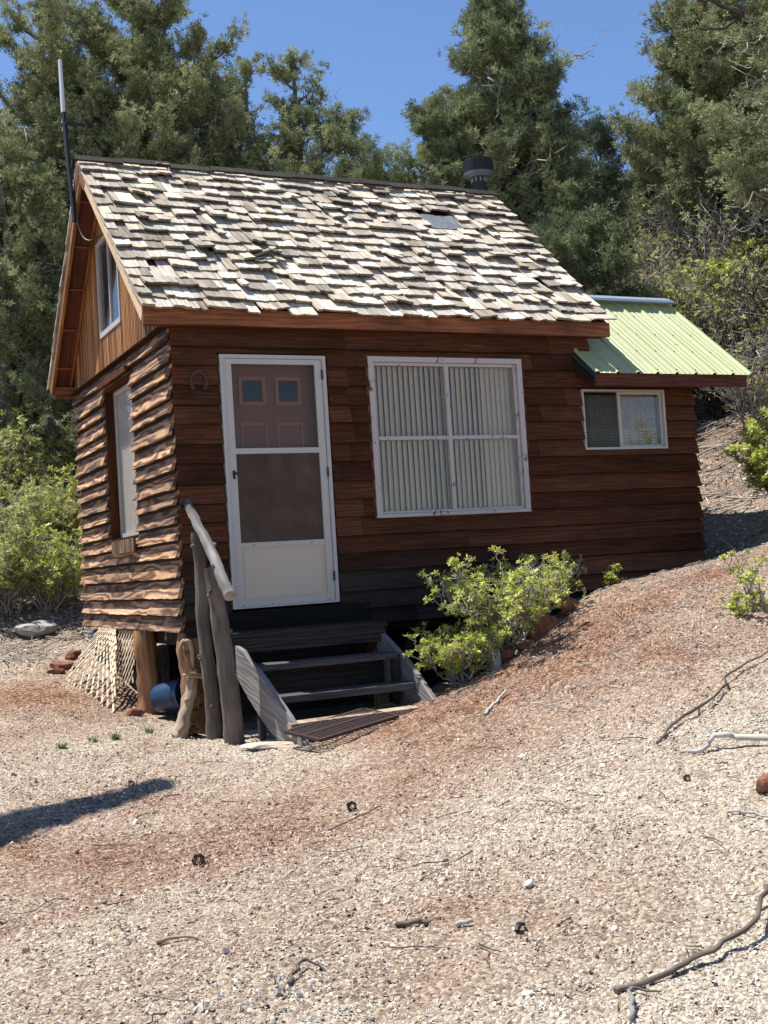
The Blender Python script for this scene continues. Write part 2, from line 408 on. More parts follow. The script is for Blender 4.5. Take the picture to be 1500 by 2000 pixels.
M['greytwig'] = bark('grey_twig_bark', (.16, .135, .12), (.30, .27, .235), (.48, .44, .39))
M['darktwig'] = bark('dark_twig_bark', (.03, .024, .02), (.075, .06, .05), (.15, .12, .1))

def groundmat():
    t = NT('gravel_and_red_soil'); tc = t.n('ShaderNodeTexCoord'); P = tc.outputs['Object']
    big = t.noise(P, .45, 4, .6); med = t.noise(P, 2.2, 5, .65); fine = t.noise(P, 55, 5, .75)
    ta = t.attr('tint'); sc = t.n('ShaderNodeSeparateColor'); t.l(ta.outputs['Color'], sc.inputs[0])
    red = t.math('ADD', sc.outputs[0], t.math('MULTIPLY', t.math('SUBTRACT', med, .5), .9), None, True)
    vo = t.voro(P, 62.); vc = t.n('ShaderNodeSeparateColor'); t.l(vo.outputs['Color'], vc.inputs[0])
    pale = t.ramp(vc.outputs[0], [(0., (.27, .215, .165)), (.3, (.40, .34, .27)), (.65, (.52, .465, .375)), (1., (.66, .60, .50))])
    rd = t.ramp(vc.outputs[0], [(0., (.10, .048, .03)), (.4, (.21, .115, .075)), (.8, (.33, .20, .135)), (1., (.50, .37, .28))])
    col = t.mix(red, pale, rd)
    lit = t.ramp(vc.outputs[1], [(0., (.06, .04, .03)), (.5, (.2, .13, .09)), (1., (.36, .27, .2))])
    col = t.mix(sc.outputs[1], col, lit)
    col = t.mix(.35, col, t.ramp(fine, [(.3, (.12, .09, .07)), (.55, (.6, .5, .4)), (.8, (.95, .85, .72))]), 'SOFT_LIGHT')
    h = t.math('ADD', t.math('MULTIPLY', vo.outputs['Distance'], -.6), fine)
    return t.done(t.princ(col, .95, t.bump(h, .022, 1.), spec=.1))
M['ground'] = groundmat()
def chipmat():
    t = NT('stone_chip'); ta = t.attr('tint'); sc = t.n('ShaderNodeSeparateColor'); t.l(ta.outputs['Color'], sc.inputs[0])
    tc = t.n('ShaderNodeTexCoord'); nz = t.noise(tc.outputs['Object'], 160, 2)
    pale = t.ramp(sc.outputs[0], [(0., (.33, .26, .195)), (.25, (.48, .41, .325)), (.6, (.60, .535, .435)), (1., (.76, .70, .59))])
    rd = t.ramp(sc.outputs[0], [(0., (.14, .065, .042)), (.35, (.27, .145, .095)), (.7, (.38, .235, .165)), (1., (.58, .44, .34))])
    col = t.mix(sc.outputs[1], pale, rd)
    gy = t.ramp(sc.outputs[0], [(0., (.06, .055, .052)), (.5, (.19, .185, .18)), (1., (.38, .37, .36))])
    col = t.mix(t.math('GREATER_THAN', sc.outputs[2], .5), col, gy)
    col = t.mix(.3, col, t.ramp(nz, [(.3, (.2, .2, .2)), (.7, (.9, .9, .9))]), 'SOFT_LIGHT')
    return t.done(t.princ(col, .9, None, spec=.15))
M['chip'] = chipmat()

# ------------------------------------------------------------------ terrain
CP = np.array([
 (-2.75,-9.6,-1.36),(0,-9,-1.36),(-6,-9,-1.42),(3,-9,-1.15),(8,-9,-.2),(-2.5,-14,-1.5),(6,-15,-.6),(-12,-12,-1.6),
 (-1,-5.5,-1.22),(.3,-6.3,-1.2),(-2.3,-5,-1.22),(1.36,-5,-.86),(2.4,-6.2,-.75),(2.4,-3.9,-.62),(-4.5,-4,-1.25),
 (-.8,-2.6,-1.10),(-1.8,-1.8,-1.08),(.2,-2.6,-1.04),(.45,-1.45,-.95),(.1,-.6,-.97),(-.25,-.25,-.94),(-1.2,-.4,-.90),(0,1.3,-.90),(-.4,1.2,-.84),(-.55,2.3,-.62),(0,3.6,-.45),
 (-.97,3.2,-.45),(-3,1.5,-.75),(-4,5,-.2),(1.0,-1.5,-.88),(1.5,-1.15,-.78),(1.75,-.85,-.72),(2.23,-.95,-.55),(2.73,-.95,-.34),(3.16,-.85,-.10),(3.8,-.85,.03),(4.5,-.85,.08),(5.26,-.85,.27),
 (1.2,-2.3,-.80),(2.2,-2.2,-.52),(3.4,-2.2,-.16),(4.6,-2.6,.12),(1.2,-.3,-.92),(1.9,0,-.9),(2.8,0,-.7),(3.5,0,-.38),(4.6,0,-.08),(5.22,0,.02),(5.8,.2,.34),(6.5,1,.75),
 (5.6,2,.7),(8,3.2,1.8),(8.7,2.4,2.1),(7,-2,1.1),(9,-4,1.6),(1,3.8,-.3),(3,3.9,.1),(5,4,.9),(.3,6.6,.75),(2,8,1.7),(-1.5,6,.3),(0,10,2.4),
 (5,9,2.9),(10,8,4.2),(-6,10,1.8),(0,20,4.6),(12,16,6.6),(18,2,6.0),(-15,8,.6),(16,-10,2.4),(-15,20,3.5),(30,30,8),(0,40,6),(-30,0,-1.5),(-30,30,4),(40,0,9),(30,-30,1),(0,-30,-2.4),(-30,-30,-3)])
def _U(r2): return np.where(r2 > 0, .5*r2*np.log(np.maximum(r2, 1e-12)), 0)
def _tps(C):
    n = len(C); X = C[:, :2]
    K = _U(((X[:, None]-X[None])**2).sum(2)) + np.eye(n)*.02
    Pm = np.c_[np.ones(n), X]
    A = np.zeros((n+3, n+3)); A[:n, :n] = K; A[:n, n:] = Pm; A[n:, :n] = Pm.T
    return np.linalg.solve(A, np.r_[C[:, 2], 0, 0, 0])
_W = _tps(CP)
def ztps(x, y):
    x = np.asarray(x, float); y = np.asarray(y, float); sh = x.shape
    xf = x.ravel(); yf = y.ravel(); out = np.zeros(len(xf))
    for i in range(0, len(xf), 20000):
        a = xf[i:i+20000]; b = yf[i:i+20000]
        # compress far coordinates so the hill levels out
        rr_ = np.hypot(a, b); k = np.where(rr_ > 38, (38+(rr_-38)*.12)/np.maximum(rr_, 1e-6), 1.); a = a*k; b = b*k
        K = _U((a[:, None]-CP[None, :, 0])**2+(b[:, None]-CP[None, :, 1])**2)
        out[i:i+20000] = K@_W[:-3] + _W[-3] + _W[-2]*a + _W[-1]*b
    return out.reshape(sh)
def gz(x, y):
    x = np.asarray(x, float); y = np.asarray(y, float)
    z = ztps(x, y)
    far = np.clip((np.hypot(x-1, y)-5)/8, 0, 1)
    z = z + fbm(x, y, .9, 4, 3)*(.06+.35*far) + fbm(x, y, 5., 3, 9)*.035 + fbm(x, y, 16., 2, 11)*.022
    return z
def redness(x, y):
    """where red soil shows instead of the pale gravel"""
    n = fbm(x, y, .55, 4, 31)*1.6
    v = .28 + n
    v = v + .62*np.exp(-(((x-3.0)/2.3)**2+((y+1.5)/1.15)**2)) + .35*np.exp(-(((x+.8)/1.3)**2+((y-.6)/1.6)**2))          # bank in front of the cabin
    v = v + .3*np.exp(-(((x+1.5)/.9)**2+((y+2.9)/.8)**2)) + .22*np.exp(-(((x+.2)/1.6)**2+((y+3.0)/1.1)**2)) + .3*fbm(x, y, 2.3, 3, 91) + .2*np.clip((x-1.5+y*.5)/4, 0, 1)
    v = v - .45*np.clip((-y-4.6)/2.5, 0, 1)
    v = v - .35*np.exp(-(((x-1.6)/1.6)**2+((y+4.3)/.9)**2))
    return np.clip(v, 0, 1)
def litter(x, y):
    d = np.clip((y-2.6)/2.5, 0, 1) + np.clip((x-5.6)/1.4, 0, 1)
    return np.clip(d, 0, 1)*.75
def axis_grid(lo, hi, step, far, g=1.12):
    a = list(np.arange(lo, hi+1e-6, step)); s = step
    while a[-1] < far: s *= g; a.append(a[-1]+s)
    s = step
    while a[0] > -far: s *= g; a.insert(0, a[0]-s)
    return np.array(a)
gx = axis_grid(-4.5, 7.5, .045, 420); gy = axis_grid(-8, 4.5, .045, 420)
X, Y = np.meshgrid(gx, gy, indexing='ij'); Z = gz(X, Y)
m = MB(); nx, ny = X.shape; I = np.arange(nx*ny).reshape(nx, ny)
q = np.stack([I[:-1, :-1], I[1:, :-1], I[1:, 1:], I[:-1, 1:]], -1).reshape(-1, 4)
cc = np.stack([redness(X, Y).ravel(), litter(X, Y).ravel(), np.full(X.size, .5), np.ones(X.size)], 1)
m.raw(np.stack([X.ravel(), Y.ravel(), Z.ravel()], 1), q=q, c=cc)
tag(m.build('ground', M['ground'], smooth=True), kind='structure')

def under_cabin(x, y): return (x > -.02) & (x < 5.3) & (y > -.06) & (y < 3.7)
def chips(n, d0, d1, pw, s0, s1, name, label, spread=.56, elong=1.9, grey=.03, flat=.35, region=None, thin=True):
    if region is None:
        d = d0 + (d1-d0)*rng.random(n)**pw; a = YAW + rng.uniform(-spread, spread, n)
        x = CAM[0]+np.sin(a)*d; y = CAM[1]+np.cos(a)*d
    else:
        x = rng.uniform(region[0], region[1], n); y = rng.uniform(region[2], region[3], n)
        d = np.full(n, 8.)
    k = ~under_cabin(x, y) & (rng.random(len(x)) < np.clip(.62+2.2*fbm(x, y, 1.3, 3, 77)-.25*(redness(x, y)-.5), .12, 1) if thin else np.ones(len(x), bool)); x = x[k]; y = y[k]; d = d[k]; n = len(x)
    L = s0*(s1/s0)**(rng.random(n)**2.2); W = L/rng.uniform(1.1, elong, n); H = W*rng.uniform(.35, 1.05, n)*flat*2
    base = np.array([[-1, -1, 0], [1, -1, 0], [1, 1, 0], [-1, 1, 0], [-.6, -.5, 1], [.6, -.6, 1], [.5, .6, 1], [-.55, .5, 1]], float)
    B = np.broadcast_to(base, (n, 8, 3)).copy(); B += rng.uniform(-.35, .35, B.shape)*[1, 1, .5]
    B *= np.stack([L/2, W/2, H], 1)[:, None]
    th = rng.uniform(0, 6.283, n); tx = rng.normal(0, .4, n); ty = rng.normal(0, .45, n)
    B[..., 2] += B[..., 0]*tx[:, None] + B[..., 1]*ty[:, None]
    c, s = np.cos(th)[:, None], np.sin(th)[:, None]
    bx = B[..., 0]*c - B[..., 1]*s; by = B[..., 0]*s + B[..., 1]*c
    z = gz(x, y)
    V = np.stack([bx+x[:, None], by+y[:, None], B[..., 2]+z[:, None]-.15*H[:, None]], -1)
    F = np.array([[4, 5, 6, 7], [0, 1, 5, 4], [1, 2, 6, 5], [2, 3, 7, 6], [3, 0, 4, 7]])
    q = (F[None]+np.arange(n)[:, None, None]*8).reshape(-1, 4)
    red = np.clip(redness(x, y)*1.1 + rng.normal(0, .22, n) - .05, 0, 1)
    gl = grey*.6 + .42*np.clip((-y-4.2)/1.0, 0, 1)*np.clip((-.75-x)/.5, 0, 1)*np.clip(.55+3*fbm(x, y, 1.9, 2, 55), 0, 1)
    gr = (rng.random(n) < gl)*1.
    val = np.clip(rng.normal(.5, .27, n) - litter(x, y)*.25, 0, 1)
    c4 = np.repeat(np.stack([val, red, gr, np.ones(n)], 1), 8, 0)
    mm = MB(); mm.raw(V.reshape(-1, 3), q=q, c=c4)
    return tag(mm.build(name, M['chip']), label, 'gravel', kind='stuff')
chips(330000, 3.3, 12.5, .95, .006, .019, 'wood_and_stone_chips', 'pale tan and reddish chips of stone and wood strewn over the whole yard')
chips(1100, 3.3, 10, .9, .018, .036, 'gravel_stones', 'larger grey and tan gravel stones among the chips in the yard', elong=1.5, grey=.12, flat=.5)

# ------------------------------------------------------------------ cabin
cabin = empty('cabin', (0, 0, 0))
tag(cabin, 'small brown board cabin with shake roof and green metal lean-to roof', 'cabin')
W, D = 5.22, 3.62
def map_front(a, n, z): return np.stack([a, -n, z], -1)
def map_left(a, n, z): return np.stack([-n, a, z], -1)
def course(mb, mp, a0, a1, z0, z1, zc0, zc1, nb, ntop, th, wav, seed, rnd, wea, br, flip, step=.035):
    """one piece of a lap board spanning z0..z1, cut to zc0..zc1"""
    n = max(1, int((a1-a0)/step)) if wav > 0 else 1
    a = np.linspace(a0, a1, n+1)
    cut = zc0 > z0+1e-4
    wz = (fbm(a*1., a*0+seed*3.1, 4., 5, 5)*2.6 + np.abs(fbm(a, a*0+seed*9.1, 17., 2, 6))*1.4)*wav if wav > 0 else a*0
    wn = fbm(a*1., a*0+seed*7.7, 3., 3, 8)*wav*.7 if wav > 0 else a*0
    if cut: wz = wz*0
    def nn(z): return ntop + (nb-ntop)*(z1-z)/(z1-z0)
    rows = 4 if wav > 0 else 1
    zz = [zc1 + (zc0-zc1)*k/rows for k in range(rows+1)]
    V = []; G = []
    for k, z in enumerate(zz):
        fr = k/rows; zl = z + wz*fr
        rip = fbm(a, a*0+seed*1.3+k*.21, 6., 2, 21)*wav*.12 if (wav > 0 and k not in (0,)) else 0
        V.append(mp(a, nn(z)+wn*fr+rip, zl)); G.append(np.stack([a, zl-z0, a*0], -1))
    V = np.array(V); G = np.array(G); R0 = len(zz); m_ = n+1
    idx = np.arange(R0*m_).reshape(R0, m_)
    q = np.stack([idx[:-1, :-1], idx[1:, :-1], idx[1:, 1:], idx[:-1, 1:]], -1).reshape(-1, 4)
    if flip: q = q[:, ::-1]
    c = (rnd, wea, br, 1)
    mb.raw(V.reshape(-1, 3), q=q, g=G.reshape(-1, 3), c=c)
    # bottom edge
    zl = zc0 + wz; no = nn(zc0)+wn; Vb = np.array([mp(a, no, zl), mp(a, no-th, zl+.002)])
    idx = np.arange(2*m_).reshape(2, m_); q = np.stack([idx[0, :-1], idx[1, :-1], idx[1, 1:], idx[0, 1:]], -1)
    if flip: q = q[:, ::-1]
    Gb = np.array([np.stack([a, a*0, a*0], -1), np.stack([a, a*0+th, a*0], -1)])
    mb.raw(Vb.reshape(-1, 3), q=q, g=Gb.reshape(-1, 3), c=c)
    for e, ai in ((0, a[0]), (1, a[-1])):     # ends
        i = 0 if e == 0 else -1; aa = np.array([ai]*4)
        V4 = mp(aa, np.array([nn(zc1), nn(zc0)+wn[i], nn(zc0)+wn[i]-th, nn(zc1)-th*.6]), np.array([zc1, zc0+wz[i], zc0+wz[i], zc1]))
        mb.raw(V4, q=[[0, 1, 2, 3] if e else [3, 2, 1, 0]], g=[(0, 0, 0), (0, .1, 0), (.02, .1, 0), (.02, 0, 0)], c=c)
def siding(mb, mp, A0, A1, z_list, openings, nb, ntop, th, wav, splits, flip, style, ext=(0, 0), jn=0.):
    for ci in range(len(z_list)-1):
        z0, z1 = z_list[ci], z_list[ci+1]
        cuts = [A0-ext[0]*(.5+rng.random()), A1+ext[1]*(.6+.8*rng.random())]
        js = sorted(splits(ci)); segs = [cuts[0]]+[j for j in js if cuts[0] < j < cuts[1]]+[cuts[1]]
        for si in range(len(segs)-1):
            b0, b1 = segs[si], segs[si+1]; rnd = rng.random(); wea, br = style(ci, (b0+b1)/2, z0)
            dn = rng.uniform(-jn, jn)
            bp = sorted({b0, b1} | {p for o in openings for p in (o[0], o[1]) if b0 < p < b1})
            for k in range(len(bp)-1):
                p0, p1 = bp[k], bp[k+1]; mid = (p0+p1)/2; zr = [(z0, z1)]
                for o in openings:
                    if o[0] < mid < o[1]:
                        nz = []
                        for (l, h) in zr:
                            if o[3] <= l or o[2] >= h: nz.append((l, h)); continue
                            if o[2] > l: nz.append((l, o[2]))
                            if o[3] < h: nz.append((o[3], h))
                        zr = nz
                for (l, h) in zr:
                    if h-l > .004: course(mb, mp, p0+(.0015 if k == 0 and si else 0), p1, z0, z1, l, h, nb+dn, ntop, th, wav, ci*5.3+si*.7, rnd, wea, br, flip)
def wallslab(mb, mp, A0, A1, z0, z1, openings, n0, n1):
    """sheathing behind the boards, pierced by the openings"""
    bp = sorted({A0, A1} | {p for o in openings for p in (o[0], o[1]) if A0 < p < A1})
    for k in range(len(bp)-1):
        mid = (bp[k]+bp[k+1])/2; zr = [(z0, z1)]
        for o in openings:
            if o[0] < mid < o[1]:
                nz = []
                for (l, h) in zr:
                    if o[3] <= l or o[2] >= h: nz.append((l, h)); continue
                    if o[2] > l: nz.append((l, o[2]))
                    if o[3] < h: nz.append((o[3], h))
                zr = nz
        for (l, h) in zr:
            a = mp(np.array(bp[k]), np.array(n0), np.array(l)); b = mp(np.array(bp[k+1]), np.array(n1), np.array(h))
            lo = np.minimum(a, b); hi = np.maximum(a, b); mb.box(lo, hi, 0 if mp is map_front else 1, br=.3)

DOOR = (.385, 1.345, -.02, 2.085)
PIC = (1.715, 3.27, .675, 2.085)
SML = (3.90, 4.855, 1.232, 1.808)
NOTCH = (4.02, 9, 2.12, 9)
ops_f = [DOOR, PIC, SML, NOTCH]
LW = (1.22, 2.30, .66, 2.14)
ops_l = [LW]
# front wall
m = MB()
zl = [-.52, -.365, -.215]
z = -.215
while z < 2.22: z += rng.uniform(.145, .172); zl.append(z)
zl[-1] = 2.32
def fstyle(ci, x, z):
    if z < .12 and x < 3.35: return (.9, .42)
    if z < .12: return (.0, .95)
    if z < .30 and x < 3.0: return (.35, .5)
    if 3.4 < x < 4.0 and 1.25 < z < 1.75: return (0, .85)
    return (0, .5)
def fsplit(ci):
    z = zl[ci]
    if z < .12: return [2.05, 3.35+.25*((ci*7) % 3)]
    if z < .5: return [3.0+.4*((ci*5) % 3-1)]
    return [float(rng.uniform(1.4, 1.7)), float(rng.uniform(3.3, 3.85))]
low = [(-1, 3.3, -9, -.20), (.2, 1.56, -9, -.03)]
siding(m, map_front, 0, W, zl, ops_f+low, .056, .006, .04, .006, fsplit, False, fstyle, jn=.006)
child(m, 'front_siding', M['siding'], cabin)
m = MB(); wallslab(m, map_front, .0, W-.02, -.16, 2.36, ops_f, -.10, .008)
m.box((.0, -.0075, -.19), (W-.03, .05, -.162), 0, br=.3)
m.box((.22, -.05, -.185), (1.6, -.009, -.022), 0, br=.12)
child(m, 'front_wall', M['darkwood'], cabin)
# left wall with live edge boards
m = MB(); zs = [-.155]
nL = 17
zs = list(np.linspace(-.15, 2.30, nL+1) + np.r_[0, rng.uniform(-.028, .028, nL-1), 0])
def lsplit(ci): return [float(rng.uniform(.9, 1.5))] if ci < 4 or ci > 11 else ([float(rng.uniform(2.4, 3))] if rng.random() < .3 else [])
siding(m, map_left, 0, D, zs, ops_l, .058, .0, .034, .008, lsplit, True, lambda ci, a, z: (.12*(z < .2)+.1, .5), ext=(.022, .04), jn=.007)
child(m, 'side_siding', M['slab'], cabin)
m = MB(); wallslab(m, map_left, .0, D, -.16, 2.30, ops_l, -.10, .008)
m.box((.0, D-.1, -.16), (W, D, 2.36), 0, br=.3)      # rear wall
m.box((W-.1, .1, -.16), (W-.02, D-.1, 2.0), 1, br=.3)
m.box((.1, .1, -.28), (W-.1, D-.1, -.17), 0, br=.25)   # floor
m.box((3.92, .1, 2.0), (4.02, D-.1, 2.4), 1, br=.3)
child(m, 'wall_framing', M['darkwood'], cabin)
m = MB()
m.box((.1, .1, 2.34), (4.0, D-.1, 2.38), 0, br=.3)
m.box((.1, 2.6, -.16), (5.1, 2.63, 2.34), 0, br=.3)
child(m, 'interior_partition', M['dark'], cabin)

# roof geometry
RY, RZ, SL = 1.852, 4.2276, .907
OX, RX = .238, 4.222
EY = -.146
cl = math.cos(math.atan(SL)); sl = math.sin(math.atan(SL))
Ls = (RY-EY)/cl                       # slope length
def roof_pt(x, s, h, side=1):         # s measured down from the ridge, h above the shingle reference plane
    y = RY - side*(s*cl) - side*h*sl; z = RZ - .03 - s*sl + h*cl
    return np.stack(np.broadcast_arrays(x, y, z), -1)
# deck
m = MB()
for side in (1, -1):
    P = [roof_pt(-OX+.02, 0, -.045, side), roof_pt(-OX+.02, Ls-.02, -.045, side), roof_pt(-OX+.02, Ls-.02, -.02, side), roof_pt(-OX+.02, 0, -.02, side)]
    m.prism(P, (RX+OX-.04, 0, 0), br=.5)
child(m, 'roof_deck', M['soffit'], cabin)
# shakes
m = MB(); EXPO = .166; LEN = .44
def shake(x0, x1, s, side, T, lift, skew, rnd, wea, br):
    nxs, nss = 4, 4
    u_ = np.linspace(0, 1, nxs+1); v_ = np.linspace(0, 1, nss+1)
    curl = rng.normal(0, .004); cup = rng.normal(0, .004)
    Uu, Vv = np.meshgrid(u_, v_, indexing='ij')
    xx = x0 + (x1-x0)*Uu
    jag = np.r_[rng.normal(0, .004, nxs+1)]
    LN = min(LEN, s-.006); ss = (s-LN) + (LN + jag[:, None] + skew*(Uu-.5))*Vv
    v0 = 1-LN/LEN; Vv = v0+(1-v0)*Vv
    hb = 1.75*T*Vv + lift*Vv**2 + curl*(Uu-.5)*Vv + abs(cup)*4*(Uu-.5)**2*Vv**2
    th = T*(.25+.75*Vv)
    top = roof_pt(xx, ss, hb+th, side); bot = roof_pt(xx, ss, hb, side)
    idx = np.arange((nxs+1)*(nss+1)).reshape(nxs+1, nss+1)
    q = np.stack([idx[:-1, :-1], idx[:-1, 1:], idx[1:, 1:], idx[1:, :-1]], -1).reshape(-1, 4)
    if side < 0: q = q[:, ::-1]
    G = np.stack([ss, xx, ss*0], -1); c = (rnd, wea, br, 1)
    m.raw(top.reshape(-1, 3), q=q, g=G.reshape(-1, 3), c=c)
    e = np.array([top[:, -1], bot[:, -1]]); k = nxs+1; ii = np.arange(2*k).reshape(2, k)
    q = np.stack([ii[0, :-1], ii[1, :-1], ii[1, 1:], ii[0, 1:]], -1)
    m.raw(e.reshape(-1, 3), q=q if side > 0 else q[:, ::-1], g=np.stack([np.r_[xx[:, -1], xx[:, -1]]*.2, np.r_[xx[:, -1], xx[:, -1]], np.zeros(2*k)], -1), c=(rnd, .3, br*.42, 1))  # butt ends: dark end grain, with shade of the row gaps painted in
    for i in (0, nxs):
        e = np.array([top[i], bot[i]]); k = nss+1; ii = np.arange(2*k).reshape(2, k)
        q = np.stack([ii[0, :-1], ii[0, 1:], ii[1, 1:], ii[1, :-1]], -1)
        m.raw(e.reshape(-1, 3), q=q, g=np.stack([np.r_[ss[i], ss[i]], np.r_[ss[i]*0, ss[i]*0+.02], np.zeros(2*k)], -1), c=c)
PATCH = (3.06, 3.44, .62, .92)
nrow = int(Ls/EXPO)+1
for side in (1, -1):
    for i in range(nrow):
        s0 = Ls + .03 - (nrow-1-i)*EXPO
        x = -OX - .02
        while x < RX-.02:
            w_ = float(np.clip(rng.lognormal(math.log(.128), .36), .06, .24)) if side > 0 else .24
            x1 = min(x+w_, RX+rng.uniform(0, .03))
            if RX-x1 < .06: x1 = RX+rng.uniform(0, .03)
            s = s0 + rng.normal(0, .008) if side > 0 else s0
            miss = rng.random() < .045 and 1 < i < nrow-1
            if side > 0 and PATCH[0]-.03 < (x+x1)/2 < PATCH[1] and PATCH[2] < s-.05 < PATCH[3]+.06: miss = True
            if not miss:
                T = rng.uniform(.013, .025); lift = max(0, rng.normal(.010, .013)) + (rng.random() < .07)*.024
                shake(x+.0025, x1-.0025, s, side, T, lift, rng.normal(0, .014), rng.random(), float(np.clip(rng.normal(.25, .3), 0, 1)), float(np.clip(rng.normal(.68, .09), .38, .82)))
            x = x1
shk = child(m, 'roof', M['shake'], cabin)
# flashing patch where shakes are missing
m = MB()
NX, NS = 10, 6
P = np.array([[roof_pt(PATCH[0]+(PATCH[1]-PATCH[0])*i/NX, PATCH[2]+(PATCH[3]-PATCH[2])*j/NS, .036+.006*rng.random(), 1) for j in range(NS+1)] for i in range(NX+1)])
idx = np.arange((NX+1)*(NS+1)).reshape(NX+1, NS+1)
m.raw(P.reshape(-1, 3), q=np.stack([idx[:-1, :-1], idx[:-1, 1:], idx[1:, 1:], idx[1:, :-1]], -1).reshape(-1, 4))
P = P - np.array([0, .006*sl, -.0]) - np.array([0, 0, .012]); m.raw(P.reshape(-1, 3), q=np.stack([idx[:-1, :-1], idx[1:, :-1], idx[1:, 1:], idx[:-1, 1:]], -1).reshape(-1, 4))
child(m, 'roof_patch', M['flash'], cabin)
# ridge cap boards
m = MB(); x = -OX-.05; i = 0
while x < RX:
    L_ = rng.uniform(.34, .5); x1 = min(x+L_, RX+.03)
    for side in (1, -1):
        lf = .062 + .010*(i % 2) + rng.uniform(0, .008)
        a0, a1 = lf, lf+.018
        P = [roof_pt(x, .015, a0+.004, side), roof_pt(x, .085, a0, side), roof_pt(x, .085, a1, side), roof_pt(x, .0, a1+.004, side)]
        m.prism(P, (x1-x-.004, 0, 0), br=.5, along=0)
    x = x1; i += 1
child(m, 'ridge_cap', M['ridge'], cabin)
# fascia
m = MB(); m.box((-OX, EY, 2.285), (RX-.03, EY+.035, 2.415), 0, rnd=.31)
child(m, 'fascia', M['fascia'], cabin)
m = MB(); m.box((-OX+.03, D+.12, 2.28), (RX-.03, D+.155, 2.40), 0)
child(m, 'fascia', M['fascia'], cabin)
# bargeboards
def barge(side, xo, mt, w_=.12, s0=0., s1=None, rnd=.4):
    m = MB(); s1 = s1 or Ls-.015
    P = [roof_pt(xo, s1, -.005, side), roof_pt(xo, s0, -.005, side), roof_pt(xo, s0, -.005-w_, side), roof_pt(xo, s1, -.005-w_, side)]
    m.prism(P, (.03, 0, 0), rnd=rnd, along=0); return child(m, 'bargeboard', mt, cabin)
b1 = barge(1, -OX, M['pale'], .095, s0=.32, rnd=.2); b1['label'] = 'pale new board on the front edge of the gable'
barge(1, -OX-.001, M['fascia'], .12, s0=0., s1=.30, rnd=.9)
barge(-1, -OX, M['gable'], .11, rnd=.55)
barge(1, RX-.05, M['fascia'], .11, rnd=.77); barge(-1, RX-.05, M['fascia'], .11, rnd=.7)
# soffit framing under the overhang
m = MB()
for side in (1, -1):
    for k in range(5):
        s = .35+k*.5
        if s > Ls-.1: break
        P = [roof_pt(-OX+.03, s, -.046, side), roof_pt(-OX+.03, s+.02, -.046, side), roof_pt(-OX+.03, s+.02, -.062, side), roof_pt(-OX+.03, s, -.062, side)]
        m.prism(P, (OX-.04, 0, 0), br=.5)
    P = [roof_pt(-.04, .05, -.046, side), roof_pt(-.04, Ls-.1, -.046, side), roof_pt(-.04, Ls-.1, -.062, side), roof_pt(-.04, .05, -.062, side)]
    m.prism(P, (.022, 0, 0), br=.5)
child(m, 'soffit_framing', M['fascia'], cabin)
# soffit under the rear eave and front
m = MB(); m.box((-OX+.03, EY+.036, 2.288), (RX-.05, -.014, 2.30), 0); child(m, 'soffit', M['soffit'], cabin); m = MB(); m.box((-OX+.03, D+.01, 2.285), (RX-.05, D+.119, 2.297), 0)
child(m, 'soffit', M['soffit'], cabin)
# gable wall: vertical boards with the window opening
GW = (1.47, 2.30, 2.64, 3.56)
m = MB(); y = -.0; k = 0
while y < D:
    y1 = min(y+.052, D); ym = (y+y1)/2; zt = RZ-.075-SL*abs(RY-ym)
    zr = [(2.305, zt)]
    if GW[0] < ym < GW[1]: zr = [(2.305, GW[2]), (GW[3], zt)]
    r_ = int(k/7)*.137+.05
    for (l, h) in zr:
        if h-l < .01: continue
        m.box((-.012, y, l), (.0, y1-.017, h), 2, rnd=rng.random(), br=.62)
        m.box((.0, y, l), (.05, y1, h), 2, rnd=.3, br=.16)
    y = y1; k += 1
for yy in (-.145, -.09, -.04):
    m.box((-.012, yy, 2.302), (.0, yy+.045, 2.41-.03), 2, rnd=.4)
m.box((-.02, .62, 2.305), (-.0125, .69, 2.95), 2, rnd=.6, wea=.8)
child(m, 'gable_siding', M['gable'], cabin)
m = MB(); P = [(0, 0, 2.37), (0, D, 2.37), (0, RY, RZ-.1)]
m.prism([(RX-.3, p[1], p[2]) for p in P], (.04, 0, 0)); child(m, 'gable_siding', M['siding'], cabin)
m = MB(); m.box((-.07, -.04, 2.296), (-.002, D, 2.3045), 1, br=.25); child(m, 'drip_board', M['siding'], cabin)

def framebox(m, mp, a0, a1, z0, z1, wl, wr, wb, wt, n0, n1, **k):
    ax = 0 if mp is map_front else 1
    def B(p0, p1, q0, q1, ax_):
        a = mp(np.array(p0), np.array(n0), np.array(q0)); b = mp(np.array(p1), np.array(n1), np.array(q1)); m.box(np.minimum(a, b), np.maximum(a, b), ax_, **k)
    B(a0, a0+wl, z0, z1, 2); B(a1-wr, a1, z0, z1, 2); B(a0+wl, a1-wr, z0, z0+wb, ax); B(a0+wl, a1-wr, z1-wt, z1, ax)
def panel(m, mp, a0, a1, z0, z1, n0, n1, **k):
    a = mp(np.array(a0), np.array(n0), np.array(z0)); b = mp(np.array(a1), np.array(n1), np.array(z1)); m.box(np.minimum(a, b), np.maximum(a, b), 2, **k)

